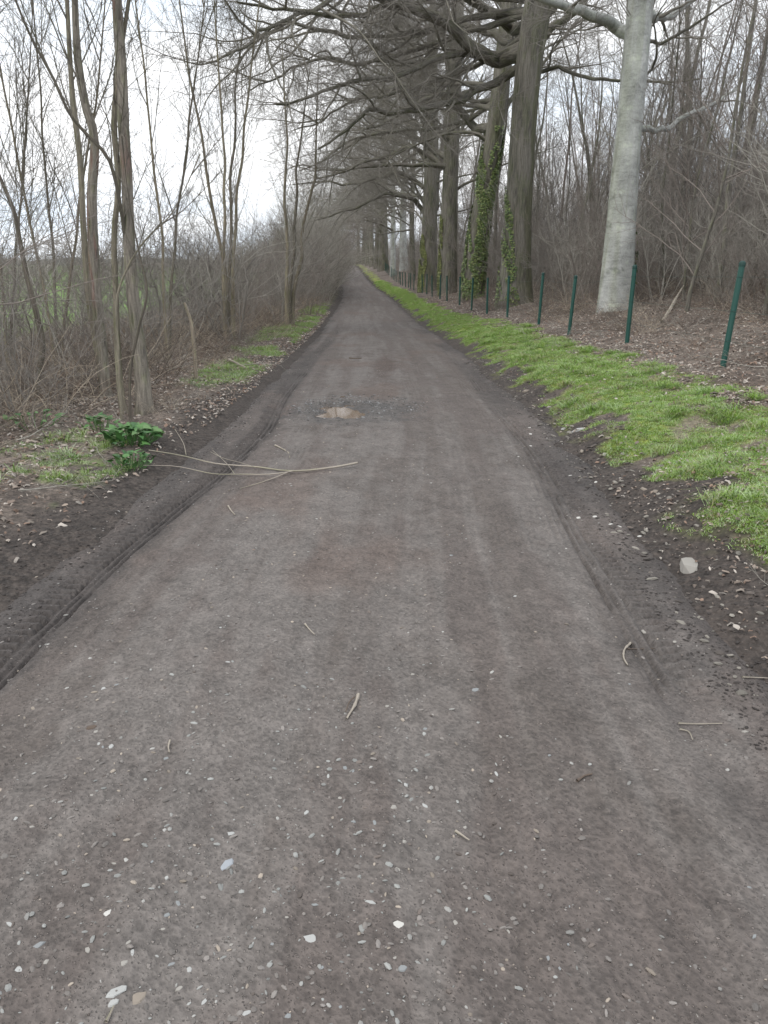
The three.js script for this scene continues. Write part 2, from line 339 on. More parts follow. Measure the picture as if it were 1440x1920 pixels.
// ---------------------------------------------------------------- road
{
  const cols = []; let s = -1.98;
  while (s < 1.98) { cols.push(s); s += Math.abs(Math.abs(s) - 1.33) < 0.2 ? 0.0075 : 0.016; }
  cols.push(1.98);
  const rows = []; let d = -6;
  while (d < 290) { rows.push(d); d += d < 1 ? (d < 0.4 ? 0.2 : 0.03) : d < 10 ? 0.0026 * d + 0.002 : 0.008 * d - 0.05; }
  const W = cols.length, H = rows.length, pos = new Float32Array(W * H * 3), col = new Float32Array(W * H * 3), uv = new Float32Array(W * H * 2), idx = [];
  for (let j = 0; j < H; j++) {
    const dd = rows[j], cx = roadX(dd), cy = roadY(dd);
    for (let i = 0; i < W; i++) {
      const o = j * W + i, q = cols[i], x = cx + q, a = Math.abs(q);
      pos[o * 3] = x; pos[o * 3 + 1] = cy + roadRel(x, dd); pos[o * 3 + 2] = -dd;
      uv[o * 2] = x + 0.15 * Math.sin(dd * 0.7); uv[o * 2 + 1] = dd + 0.2 * Math.sin(x * 1.1);
      // what lies on it: pale gravel, trodden brown earth, damp black mud towards the edges
      const lane = fbm(q * 5, dd * 0.22, 501, 4), patch = fbm(x * 1.5, dd * 0.9, 507, 4), fine = fbm(x * 9, dd * 5, 511, 3);
      let c = [0.118, 0.099, 0.089];
      const mix = (t, k) => { c = [lerp(c[0], t[0], k), lerp(c[1], t[1], k), lerp(c[2], t[2], k)]; };
      mix([0.162, 0.145, 0.133], smooth(0.45, 0.6, 0.45 * lane + 0.35 * patch + 0.2 * fine + 0.10 * Math.exp(-((q + 0.25) ** 2) / 0.25)) * 0.85);
      mix([0.096, 0.079, 0.069], smooth(0.46, 0.66, 0.35 * fbm(q * 9, dd * 0.25, 517, 4) + 0.4 * patch + 0.25 * fine) * 0.75);
      mix([0.125, 0.093, 0.078], smooth(0.6, 0.72, fbm(x * 1.2, dd * 0.5, 523, 4)) * 0.6);
      const damp = Math.max(smooth(1.5, 1.68, a + (fine - 0.5) * 0.15), 0.8 * smooth(1.32, 1.66, a + (patch - 0.5) * 0.7 + (fine - 0.5) * 0.25 + (q < 0 && dd < 7 ? 0.05 : 0)));
      mix([0.057, 0.049, 0.046], damp);
      for (let k = 0; k < 2; k++) { const t = Math.abs(q - trackS(k, dd)); if (t < 0.2 && dd < 40) mix([0.065, 0.056, 0.052], (1 - smooth(0.09, 0.17, t + (fine - 0.5) * 0.1)) * (k ? 0.45 : 0.75) * smooth(0.3, 0.5, patch + (k ? 0 : 0.15)) * (1 - smooth(12, 30, dd))); }
      const pd = Math.hypot((x - PUDDLE.x - 0.12) / 0.9, (dd - PUDDLE.d) / 1.1) + (fine - 0.5) * 0.9;
      mix([0.075, 0.072, 0.07], (1 - smooth(0.35, 1.05, pd)) * 0.7);
      const bp = Math.hypot((x + 0.05 - 0.02 * dd + 0.2) / 0.28, (dd - 13.6) / 2.2) + (fine - 0.5) * 0.8;
      mix([0.085, 0.062, 0.052], (1 - smooth(0.4, 1.0, bp)) * 0.75);
      col.set(c.map(v => v * 1.4 / 0.74), o * 3);
    }
  }
  for (let j = 0; j < H - 1; j++) for (let i = 0; i < W - 1; i++) { const o = j * W + i; idx.push(o, o + 1, o + W, o + 1, o + W + 1, o + W); }
  const g = new THREE.BufferGeometry();
  g.setAttribute('position', new THREE.BufferAttribute(pos, 3)); g.setAttribute('color', new THREE.BufferAttribute(col, 3)); g.setAttribute('uv', new THREE.BufferAttribute(uv, 2));
  g.setIndex(idx); g.computeVertexNormals();
  structure('road', g, M.road);
  console.log('road', W, H, idx.length / 3);
}

// ---------------------------------------------------------------- ground
const verge = (x, d) => {                                // how grassy the right bank is, 0..1
  const s = x - roadX(d), n = fbm(x * 1.1, d * 1.1, 601, 4), m = fbm(x * 4.2, d * 4.2, 607, 3);
  const far = lerp(3.05, 2.75, smooth(10, 40, d)) + (n - 0.5) * 1.1;
  const near = lerp(2.4, 1.92, smooth(2.2, 6, d)) + (m - 0.5) * 1.0;
  const bare = smooth(0.53, 0.66, m * 0.65 + n * 0.35) * 0.9;
  return clamp(smooth(near - 0.12, near + 0.28, s) * (1 - smooth(far - 0.25, far + 0.35, s)) - bare, 0, 1) * (1 - 0.4 * smooth(80, 150, d));
};
const leftGrass = (x, d) => {
  const s = x - roadX(d), m = fbm(x * 1.7, d * 0.8, 621, 3), band = smooth(-3.0, -2.6, s + (m - 0.5)) * (1 - smooth(-2.1, -1.8, s + (m - 0.5) * 0.3));
  return band * Math.max(smooth(0.4, 0.55, m) * smooth(9.5, 11.5, d) * (1 - 0.8 * smooth(28, 40, d)), 0.6 * smooth(0.62, 0.7, fbm(x * 3, d * 3, 623, 3)) * (1 - smooth(6, 7.5, d)));
};
{
  const xs = [], ds = [];
  for (let x = 0; x < 420;) { xs.push(x); x += x < 6 ? 0.045 : 0.045 + (x - 6) * 0.06; }
  const all = [...xs.slice(1).reverse().map(x => -x), ...xs];
  let d = -14; while (d < 700) { ds.push(d); d += d < 1.5 ? 0.4 : 0.015 * d + 0.015; }
  const W = all.length, H = ds.length, pos = new Float32Array(W * H * 3), col = new Float32Array(W * H * 3), uv = new Float32Array(W * H * 2), idx = [];
  for (let j = 0; j < H; j++) for (let i = 0; i < W; i++) {
    const o = j * W + i, dd = ds[j], cx = roadX(dd), x = cx + all[i], q = all[i], a = Math.abs(q);
    pos[o * 3] = x; pos[o * 3 + 1] = groundY(x, dd); pos[o * 3 + 2] = -dd; uv[o * 2] = x; uv[o * 2 + 1] = dd;
    const n = fbm(x * 0.9, dd * 0.9, 641, 4), m = fbm(x * 5, dd * 5, 647, 3);
    let c = [0.155, 0.132, 0.115];
    const mix = (t, k) => { c = [lerp(c[0], t[0], k), lerp(c[1], t[1], k), lerp(c[2], t[2], k)]; };
    mix([0.1, 0.08, 0.067], smooth(0.45, 0.62, n));
    const edge = 1 - smooth(1.85, 2.35, a + (m - 0.5) * 0.7 - (q > 0 && dd < 5 ? 0.35 : 0));
    mix([0.055, 0.047, 0.043], edge * 0.95);
    if (q > 0 && a < 6) mix([0.22, 0.28, 0.055], verge(x, dd) * 0.9);
    if (q < 0 && a < 5) mix([0.17, 0.25, 0.075], leftGrass(x, dd) * 0.85);
    const field = smooth(-10.5, -12.5, q + (n - 0.5) * 2);
    mix(n > 0.5 ? [0.16, 0.27, 0.07] : [0.14, 0.25, 0.065], field);
    col.set(c.map(v => v * 1.4 / 0.56), o * 3);
  }
  for (let j = 0; j < H - 1; j++) for (let i = 0; i < W - 1; i++) { const o = j * W + i; idx.push(o, o + 1, o + W, o + 1, o + W + 1, o + W); }
  const g = new THREE.BufferGeometry();
  g.setAttribute('position', new THREE.BufferAttribute(pos, 3)); g.setAttribute('color', new THREE.BufferAttribute(col, 3)); g.setAttribute('uv', new THREE.BufferAttribute(uv, 2));
  g.setIndex(idx); g.computeVertexNormals();
  structure('ground', g, M.ground);
  console.log('ground', W, H, idx.length / 3);
}
// wooded ridge far beyond the field
{
  const tb = [], n = 160, pos = [], idx = [];
  for (let k = 0; k <= n; k++) {
    const a = lerp(-1.5, 0.9, k / n), R = 900, x = Math.sin(a) * R, z = -Math.cos(a) * R;
    const h = 5 + 9 * fbm(k * 0.06, 3, 661, 3) + 10 * fbm(k * 0.9, 8, 663, 3);
    pos.push(x, -5, z, x * 1.03, h * 0.8, z * 1.03, x * 1.1, h, z * 1.1, x * 1.5, -5, z * 1.5);
    if (k < n) for (let q = 0; q < 3; q++) { const o = k * 4 + q; idx.push(o, o + 4, o + 1, o + 1, o + 4, o + 5); }
  }
  const g = new THREE.BufferGeometry(); g.setAttribute('position', new THREE.Float32BufferAttribute(pos, 3)); g.setIndex(idx); g.computeVertexNormals();
  structure('hill', g, M.hill);
}
// puddle in the pothole
{
  const s = new THREE.Shape(); for (let k = 0; k <= 40; k++) { const a = k / 40 * 2 * Math.PI; s[k ? 'lineTo' : 'moveTo'](Math.cos(a) * 0.34, Math.sin(a) * 0.55); }
  const g = new THREE.ShapeGeometry(s); g.rotateX(-Math.PI / 2);
  const m = structure('puddle', g, M.water);
  let lo = 1; for (let k = 0; k < 60; k++) { const a = k * 2.4, q = Math.sqrt(k / 60); lo = Math.min(lo, roadY(PUDDLE.d) + roadRel(PUDDLE.x + 0.15 * q * Math.cos(a), PUDDLE.d + 0.2 * q * Math.sin(a))); }
  m.position.set(PUDDLE.x, lo + 0.022, -PUDDLE.d);
}

// ---------------------------------------------------------------- avenue beeches
const sprayKinds = [11, 12, 13, 14].map(seed => {
  const r = rng(seed), tb = new Tubes();
  spray(tb, r, V(0, 0, 0), V(0, 0, 1), 1.6, 0.011, 0.06, 12, 6, 4);
  return tb.build();
});
function sprayAt(p, dir, scale, roll) {
  const q = new THREE.Quaternion().setFromUnitVectors(V(0, 0, 1), dir.clone().normalize()), q2 = new THREE.Quaternion().setFromAxisAngle(V(0, 0, 1), roll);
  return new THREE.Matrix4().compose(p, q.multiply(q2), V(scale, scale, scale));
}
function ivyLeafGeometry() {
  const s = new THREE.Shape();
  s.moveTo(0, 0); s.lineTo(0.028, 0.004); s.lineTo(0.034, 0.022); s.lineTo(0.018, 0.03); s.lineTo(0, 0.055); s.lineTo(-0.018, 0.03); s.lineTo(-0.034, 0.022); s.lineTo(-0.028, 0.004);
  return new THREE.ShapeGeometry(s);
}
const ivyLeaf = ivyLeafGeometry();
// one tree. trunk: path and radii in metres; limbs: traced paths [points, r0, r1]; more: number of further limbs grown at random
function avenueTree(o) {
  const r = rng(o.seed), root = thing(o.name || 'beech_tree', o.label, 'tree', 'beech avenue along the fence');
  const base = o.base; root.position.copy(base);
  const rel = p => p.clone().sub(base);
  const trunkPts = curve(o.trunk.map(t => rel(t[0])), o.far ? 14 : o.knots ? 300 : 60), radii = trunkPts.map((_, k) => { const f = k / (trunkPts.length - 1) * (o.trunk.length - 1), i = Math.min(o.trunk.length - 2, Math.floor(f)); return lerp(o.trunk[i][1], o.trunk[i + 1][1], f - i); });
  const tb = new Tubes(true), seed = o.seed;
  const flute = (th, v) => 1 + 0.05 * (fbm(Math.cos(th) * 1.4 + 5, Math.sin(th) * 1.4 + v * 0.25 + 5, seed, 3) - 0.5) * 2 + 0.22 * Math.exp(-v * 1.6) * (0.6 + 0.6 * Math.sin(th * 3 + seed) + 0.3 * Math.sin(th * 5 + seed * 2)) + 0.04 * (fbm(th * 1.2, v * 1.7, seed + 5, 3) - 0.5) + 0;
  const scars = []; if (o.knots) for (let k = 0; k < 26; k++) scars.push([0.4 + 7.4 * r(), r() * 6.283, lerp(0.05, 0.12, r())]);
  const scar = (th, v) => { let m = 0; for (const [h, a, w] of scars) { const dv = (v - h) / (w * 0.6); if (Math.abs(dv) > 2) continue; let da = Math.abs(th - a); da = Math.min(da, 6.283 - da) * 0.3 / w; const q = Math.hypot(da, dv + 0.35 * da * da); m = Math.max(m, Math.exp(-((q - 1) ** 2) / 0.08) + 0.5 * Math.exp(-q * q * 6)); } return m; };
  const tint = (th, v, p, nx, nz) => {
    const x = Math.cos(th) * 1.6, y = Math.sin(th) * 1.6;
    const moss = o.moss ? smooth(0.52, 0.68, fbm(x * 0.8 + 3, y * 0.8 + v * 0.22 + 3, seed + 20, 4) + 0.14 * (o.mossSide ? o.mossSide(nx, nz) : 0)) * o.moss : 0;
    const stain = smooth(0.56, 0.72, fbm(x * 1.3 + 9, y * 1.3 + v * 0.8 + 9, seed + 31, 4)) * (o.stain ?? 0.4);
    const sc = 0.42 * scar(th, v), c = [1 - 0.4 * stain - sc, 1 - 0.42 * stain - sc, 1 - 0.48 * stain - sc];
    return [lerp(c[0], 0.42, moss), lerp(c[1], 0.48, moss), lerp(c[2], 0.2, moss)];
  };
  tb.tube(trunkPts, radii, o.far ? 12 : o.knots ? 72 : 28, tint, o.knots ? (th, v) => flute(th, v) + 0.035 * scar(th, v) : flute);
  part(root, 'trunk', tb.build(true), o.pale ? M.barkPale : M.bark);
  const crown = new Tubes(), sprays = [[], [], [], []];
  const hang = (pts, from, every, bias, scale) => {
    let L = 0; for (let k = 1; k < pts.length; k++) L += pts[k].distanceTo(pts[k - 1]);
    for (let q = from * L; q < L; q += every * lerp(0.6, 1.4, r())) {
      const t = q / L, dir = aside(r, heading(pts, t), lerp(0.5, 1.15, r())); dir.y *= 0.85; dir.y += bias - 0.05;
      sprays[r() * 4 | 0].push(sprayAt(along(pts, Math.min(t, 0.999)), dir, scale * lerp(0.6, 1.25, r()) * lerp(1, 0.7, t), r() * 6.3));
    }
    sprays[r() * 4 | 0].push(sprayAt(pts[pts.length - 1], heading(pts, 0.99), scale, r() * 6.3));
  };
  const dress = (pts, r0, dense) => {                  // side branches and sprays of a limb
    let L = 0; for (let k = 1; k < pts.length; k++) L += pts[k].distanceTo(pts[k - 1]);
    const n = Math.round(L * 0.9 * dense);
    for (let k = 0; k < n; k++) {
      const t = lerp(0.14, 0.95, (k + r()) / n), dir = aside(r, heading(pts, t), lerp(0.5, 1.0, r())); dir.y = dir.y * 0.75 + 0.05;
      const bl = L * lerp(0.42, 0.18, t) * lerp(0.6, 1.2, r()), bp = wander(r, along(pts, t), dir, bl, 9, 0.5, 0.0);
      crown.tube(bp, taper(10, Math.min(r0 * 0.5, 0.055) * lerp(1, 0.6, t), 0.009), 5);
      hang(bp, 0.15, 0.36 / dense, 0.03, 1);
    }
    hang(pts, 0.25, 0.4 / dense, 0.02, 1.1);
  };
  for (const [path, r0, r1, dense = 1] of o.limbs || []) {
    const way = path.map(rel), top = trunkPts.length - 1;
    let j = 0; while (j < top && trunkPts[j].y < way[0].y - r0 * 0.5) j++;
    way[0].copy(trunkPts[j]);
    const pts = curve(way, 26).map((p, k) => k < 3 ? p : p.add(V(fbm(k * 0.6, 1, seed + way.length, 2) - 0.5, fbm(k * 0.6, 5, seed + way.length, 2) - 0.5, fbm(k * 0.6, 9, seed + way.length, 2) - 0.5).multiplyScalar(way[0].distanceTo(way[way.length - 1]) * 0.022))), lt = new Tubes(true);
    lt.tube(pts, taper(pts.length, r0, r1).map((x, k) => x * (1 + 0.5 * Math.exp(-k * 0.9))), 12, tint, (th, v) => 1 + 0.14 * (fbm(th, v * 2.5, seed + 3, 2) - 0.5));
    part(root, 'limb', lt.build(true), o.pale && r0 > 0.05 ? M.barkPale : M.bark);
    dress(pts, r0, dense);
  }
  for (let k = 0; k < (o.more || 0); k++) {
    const h = lerp(o.low, o.high, Math.pow((k + r() * 0.9) / o.more, 0.9)), t = clamp(h / trunkPts[trunkPts.length - 1].y, 0.05, 0.99), toRoad = r() < (o.lean ?? 0.68);
    const az = toRoad ? Math.PI + (r() - 0.5) * 2.2 : (r() - 0.5) * 2.8, rise = lerp(0.05, 1.4, r()) * (h > 9 ? 1.4 : 1);
    const len = lerp(4, 9.5, r()) * (toRoad ? 1 : 0.75) * (h > 10 ? 0.75 : 1) * (o.reach ?? 1);
    const pts = wander(r, along(trunkPts, t), V(Math.cos(az), rise, Math.sin(az)), len, 14, 0.36, h > 9 ? 0.1 : -1.05 * rise + 0.1);
    const r0 = Math.min(lerp(0.06, 0.14, r()), radii[Math.floor(t * (radii.length - 1))] * 0.6), lt = new Tubes(true);
    lt.tube(pts, taper(pts.length, r0, 0.014).map((x, q) => x * (1 + 0.45 * Math.exp(-q * 1.2))), o.far ? 6 : 9, tint);
    part(root, 'limb', lt.build(true), M.bark);
    dress(pts, r0, o.dense ?? 1);
  }
  if (crown.i.length) part(root, 'crown', crown.build(), M.branch, true);
  sprays.forEach((m, k) => m.length && swarm('twigs', sprayKinds[k], M.twig, m, null, root));
  if (o.ivy) {
    const mats = [], cols = [], c = new THREE.Color(), q = o.ivy;
    for (let k = 0; k < q.n; k++) {
      const h = lerp(q.from, q.to, Math.pow(r(), q.pow ?? 1)), t = clamp(h / trunkPts[trunkPts.length - 1].y, 0, 0.98), i = Math.floor(t * (radii.length - 1));
      const up = (h - q.from) / (q.to - q.from), a = q.round ? r() * 6.283 : q.at + (r() - 0.5) * q.width * lerp(1.2, 0.5, up) + 0.5 * (fbm(h * 0.9, 3, o.seed + 43, 2) - 0.5);
      if (fbm(Math.cos(a) * 1.5 + 7, h * 1.3 + Math.sin(a) * 1.5, o.seed + 41, 4) < (q.gap ?? 0.42) + 0.3 * up * up * up) continue;
      const p = along(trunkPts, t), R = radii[i] * flute(0, 3) * 1.02 + r() * (q.thick ?? 0.05);
      // outward direction a: 0 = +x, pi = -x, pi/2 = towards the camera
      mats.push(place(p.x + Math.cos(a) * R, p.y, p.z + Math.sin(a) * R, -0.5 + (r() - 0.5) * 1.1, Math.PI / 2 - a + (r() - 0.5) * 1.1, Math.PI + (r() - 0.5) * 1.4, lerp(0.9, 1.9, r()) * (q.size ?? 1)));
      cols.push(c.clone().setRGB(...(r() < 0.5 ? q.c1 : q.c2)).multiplyScalar(lerp(0.6, 1.25, r())));
    }
    swarm('ivy', ivyLeaf, M.ivy, mats, cols, root);
  }
  return root;
}
const foot = (px, zc, dy = -0.12) => { const d = zc * 1.045, x = (px - 720) / F * zc; return V(x, groundY(x, d) + dy, -d); };
// straight trunk standing on foot(px, d): heights [metres, radius, sideways metres]
function stem(f, list) { return list.map(([h, rad, dx = 0, dz = 0]) => [V(f.x + dx, f.y + h, f.z + dz), rad]); }
const path = (zs, pts) => pts.map(([x, y], k) => pix(x, y, Array.isArray(zs) ? lerp(zs[0], zs[1], k / (pts.length - 1)) : zs));
const greens = { c1: [0.11, 0.17, 0.05], c2: [0.21, 0.25, 0.085] }, limes = { c1: [0.26, 0.27, 0.1], c2: [0.17, 0.2, 0.065] };
{
  let f = foot(1157, 18);
  avenueTree({ seed: 21, pale: true, knots: true, base: f, label: 'pale smooth grey beech behind the green fence posts, brightest trunk of the avenue', moss: 0.25, stain: 0.45,
    trunk: stem(f, [[-0.1, 0.4], [0.35, 0.32], [1.2, 0.28], [3, 0.265], [5.5, 0.255, 0.02], [7.5, 0.25, 0.05], [9.5, 0.2, 0.1], [14, 0.06, 0.2]]),
    limbs: [[path([18, 15.5], [[1182, 95], [1158, 55], [1129, 36], [1084, 20], [1040, 5], [990, -12], [930, -60]]), 0.16, 0.05, 0.8],
      [path([18, 19], [[1207, 247], [1249, 240], [1282, 219], [1320, 202], [1355, 185], [1400, 150]]), 0.085, 0.02, 0.7],
      [path([17.8, 16.5], [[1210, 92], [1240, 80], [1267, 67], [1311, 40], [1355, 12], [1400, -20]]), 0.05, 0.015, 0.8],
      [path([17.7, 16], [[1212, 165], [1222, 130], [1232, 95], [1228, 40], [1250, 0]]), 0.035, 0.012, 0.7],
      [path([18, 19], [[1215, 60], [1260, 30], [1310, -10], [1380, -60]]), 0.12, 0.03, 0.8]],
    more: 9, low: 7.5, high: 13, lean: 0.5, ivy: { n: 260, from: 0.3, to: 3.6, at: 0.5, width: 1.1, gap: 0.5, ...greens, thick: 0.06 } });
  f = foot(967, 26);
  avenueTree({ seed: 22, base: f, label: 'massive grey beech with thick limbs spreading over the track and green algae streaks', moss: 0.55, mossSide: nx => nx, stain: 0.5,
    trunk: stem(f, [[-0.1, 0.62], [0.5, 0.48], [1.5, 0.42], [4, 0.4], [6.3, 0.4, 0.05], [7.2, 0.42, 0.1], [8.2, 0.31, 0.2], [9.5, 0.24, 0.36], [11.5, 0.19, 0.45], [16, 0.06, 0.6]]),
    limbs: [[path([26, 21], [[965, 128], [935, 112], [907, 102], [876, 84], [849, 52], [817, 33], [777, 20], [733, 3], [660, -15]]), 0.26, 0.08],
      [path([26, 24], [[982, 78], [960, 55], [943, 38], [911, 18], [884, 0], [830, -40], [760, -70]]), 0.23, 0.08],
      [path([26, 27.5], [[975, 105], [945, 80], [924, 67], [880, 49], [853, 44], [800, 60], [740, 75]]), 0.15, 0.05],
      [path([26, 26], [[1000, 85], [1018, 72], [1040, 49], [1071, 27], [1098, 0], [1140, -60]]), 0.2, 0.08],
      [path([26, 24], [[1000, 142], [1020, 134], [1049, 124], [1084, 140], [1129, 147], [1180, 150], [1240, 152], [1310, 148]]), 0.085, 0.025, 0.7],
      [path([26, 22], [[968, 140], [940, 150], [916, 160], [880, 178], [836, 194], [790, 203], [743, 210], [693, 207], [650, 240], [600, 277]]), 0.15, 0.03],
      [path([26, 21], [[965, 120], [920, 110], [880, 97], [840, 105], [800, 117], [733, 143], [650, 157], [583, 183], [517, 200]]), 0.14, 0.025],
      [path([26, 20], [[975, 70], [900, 30], [800, 60], [700, 70], [610, 60], [540, 40], [470, 80]]), 0.12, 0.025],
      [path([26, 17], [[985, 30], [900, -20], [780, -30], [660, -10], [560, 30], [480, 60], [430, 110]]), 0.12, 0.02, 1.2],
      [path([26, 23], [[980, 60], [880, 60], [760, 100], [680, 120], [600, 110], [520, 140], [470, 170]]), 0.11, 0.02, 1.2],
      [path([26, 28], [[975, 100], [900, 120], [820, 150], [740, 175], [660, 190], [590, 230], [550, 245]]), 0.11, 0.02, 1.2],
      [path([26, 18], [[985, 50], [880, -10], [760, 10], [640, 30], [540, 20], [440, 5]]), 0.12, 0.025]],
    more: 11, low: 8, high: 15, dense: 0.9, ivy: { n: 2600, size: 0.7, from: 0.2, to: 4.8, at: 2.6, width: 1.7, gap: 0.5, ...greens, thick: 0.05 } });
  f = foot(887, 34);
  avenueTree({ seed: 23, base: f, label: 'leaning forked beech wrapped in dense green ivy', moss: 0.5, stain: 0.5,
    trunk: stem(f, [[-0.1, 0.5], [0.6, 0.42], [2, 0.38, 0.1], [4, 0.36, 0.32], [6, 0.35, 0.6], [8, 0.3, 0.85], [11, 0.22, 1.05], [16, 0.05, 1.3]]),
    limbs: [[path([34, 32], [[905, 255], [890, 238], [867, 213], [845, 190], [815, 170], [780, 160], [720, 170], [650, 190]]), 0.22, 0.04],
      [path([34, 30], [[918, 215], [890, 190], [850, 175], [800, 185], [740, 220], [680, 245]]), 0.12, 0.03],
      [path([34, 33], [[915, 210], [860, 230], [800, 240], [730, 245], [660, 262], [600, 300], [560, 320]]), 0.11, 0.02],
      [path([34, 35], [[930, 140], [960, 90], [985, 40], [1000, -30]]), 0.14, 0.05]],
    more: 14, low: 6, high: 14, dense: 1.2, ivy: { n: 22000, from: 0.2, to: 7.0, round: true, gap: 0.36, thick: 0.09, ...greens, size: 0.8 } });
  f = foot(840, 42);
  avenueTree({ seed: 24, base: f, label: 'tall straight grey beech with a thin strip of ivy, between ivy-wrapped beech and double-trunked beech', moss: 0.4, stain: 0.45,
    trunk: stem(f, [[-0.1, 0.55], [0.6, 0.46], [2, 0.4], [5, 0.385], [8, 0.36, 0.05], [11, 0.28, 0.1], [18, 0.06, 0.3]]),
    limbs: [[path([42, 39], [[835, 305], [810, 280], [783, 260], [750, 247], [720, 250], [690, 253], [650, 275], [610, 300]]), 0.17, 0.03],
      [path([42, 37], [[832, 330], [800, 290], [770, 275], [730, 292], [690, 300], [640, 325], [590, 335]]), 0.14, 0.03],
      [path([42, 43], [[848, 290], [868, 240], [890, 200], [905, 140]]), 0.14, 0.05]],
    more: 18, low: 5, high: 15, dense: 1.15, lean: 0.78, reach: 1.15, ivy: { n: 3000, from: 0.2, to: 5.2, at: 2.9, width: 0.9, gap: 0.4, ...limes, size: 0.9 } });
  f = foot(803, 50);
  avenueTree({ seed: 25, base: f, label: 'double-trunked dark beech with yellowish ivy on its flank, low limbs arching over the track', moss: 0.4, stain: 0.5,
    trunk: stem(f, [[-0.1, 0.62], [0.6, 0.5], [2, 0.44], [5, 0.4, 0.05], [8, 0.33, 0.1], [11, 0.26, 0.05], [18, 0.06]]),
    limbs: [[path([50, 46], [[797, 412], [788, 388], [775, 372], [753, 367], [720, 363], [680, 385], [640, 398], [590, 415]]), 0.16, 0.03],
      [path([50, 45], [[798, 370], [780, 340], [750, 325], [710, 332], [660, 345], [600, 340], [550, 345]]), 0.14, 0.03],
      [path([50, 49], [[808, 420], [818, 380], [822, 330], [830, 270], [838, 180]]), 0.2, 0.08]],
    more: 18, low: 4.8, high: 15, dense: 1.15, lean: 0.78, reach: 1.15, ivy: { n: 5000, from: 0.2, to: 4.4, at: 2.6, width: 1.3, gap: 0.4, ...limes, size: 0.95 } });
  console.log('near beeches');
  const far = [[757, 99, 0.42, true, 'thick pale beech rising behind the slim pale one'], [737, 92, 0.27, true, 'slim pale grey beech beside the line of posts, bare of ivy'], [797, 61, 0.3, false, 'beech mostly hidden behind the double-trunked dark beech'], [774, 76, 0.24, false, 'slim dark beech half hidden in brown brush behind the double-trunked beech'],
    [719, 112, 0.6, false, 'broad dark beech with a grooved trunk past the slim pale beech'], [707, 126, 0.45, false, 'dark beech next past the broad grooved one'],
    [698, 142, 0.42, false, 'grey beech standing where the track begins to climb'], [690, 160, 0.42, false, 'small-looking beech halfway up the far slope of the track'], [682, 182, 0.42, false, 'last but one beech before the track tops the rise'], [673, 206, 0.42, false, 'last beech of the avenue where the track tops the rise']];
  far.forEach(([px, d, rad, pale, label], k) => {
    const g = foot(px, d);
    avenueTree({ seed: 40 + k, far: true, base: g, pale, label, moss: 0.4, stain: 0.4, trunk: stem(g, [[-0.1, rad * 1.35], [1, rad], [6, rad * 0.88, (k % 3 - 1) * 0.15], [11, rad * 0.6], [18, 0.06, 0.3]]), more: 19, low: 4.0, high: 16, dense: 1.0, reach: 1.35, lean: 0.78 });
  });
  console.log('far beeches');
}

// ---------------------------------------------------------------- green fence posts and wires
{
  const zs = [8.5, 11.7, 14.8, 17.6, 21, 24.5, 27.5, 31, 34.9, 38, 41.8]; while (zs[zs.length - 1] < 196) zs.push(zs[zs.length - 1] + 3.2);
  const leans = [-0.07, -0.01, -0.05, -0.03, 0.0, 0.01, -0.015, 0.01], r = rng(70);
  const tube = new THREE.CylinderGeometry(0.032, 0.032, 1.32, 14, 1); tube.translate(0, 0.46, 0);
  const capG = new THREE.LatheGeometry([[0.0, 0.03], [0.016, 0.0285], [0.028, 0.021], [0.0355, 0.008], [0.036, -0.03], [0.033, -0.031]].map(p => new THREE.Vector2(...p)), 14); capG.translate(0, 1.12, 0);
  const clip = new THREE.TorusGeometry(0.034, 0.003, 5, 12); clip.rotateX(Math.PI / 2);
  const proto = new THREE.Group(); proto.name = 'fence_post';
  part(proto, 'tube', tube, M.post); part(proto, 'cap', capG, M.cap);
  for (const h of [0.3, 0.62, 0.98]) { const c = part(proto, 'wire_clip', clip, M.cap); c.position.y = h; }
  const tops = [[], [], []];
  zs.forEach((z, i) => {
    const d = z * 1.045, x = (i ? 4.13 : 4.07) - 0.037 * z + (r() - 0.5) * 0.08, y = groundY(x, d), o = i ? copy(proto) : (proto.name = numbered('fence_post'), scene.add(proto), proto);
    const lift = i < 6 ? [0.02, 0.02, -0.02, 0.04, -0.03, 0][i] : (r() - 0.5) * 0.08;
    o.position.set(x, y - 0.03 + lift, -d); o.rotation.set((r() - 0.5) * 0.04, r() * 3, 0); o.rotation.order = 'ZXY';
    o.rotation.z = i < leans.length ? leans[i] : (r() - 0.5) * 0.06;
    tag(o, i === 0 ? 'leaning dark green steel fence post, the first of the row' : i === 1 ? 'dark green steel fence post next to the leaning first one' : 'dark green capped steel fence post on the grassy bank', 'fence post', 'green posts of the wire fence');
    o.updateMatrixWorld(true);
    [0.3, 0.62, 0.98].forEach((h, k) => tops[k].push(V(-0.03, h, 0).applyMatrix4(o.matrixWorld)));
  });
  ['lowest', 'middle', 'top'].forEach((w, k) => {
    const tb = new Tubes(), first = tops[k][0].clone().add(V(0.15, 0, 9));
    first.y += 0.02;
    tb.tube([first, ...tops[k]], taper(tops[k].length + 1, 0.0014, 0.0014), 4);
    single('fence_wire', tb.build(), M.wire, `${w} strand of thin fence wire running from green post to green post`, 'wire', 'wires of the fence');
  });
}

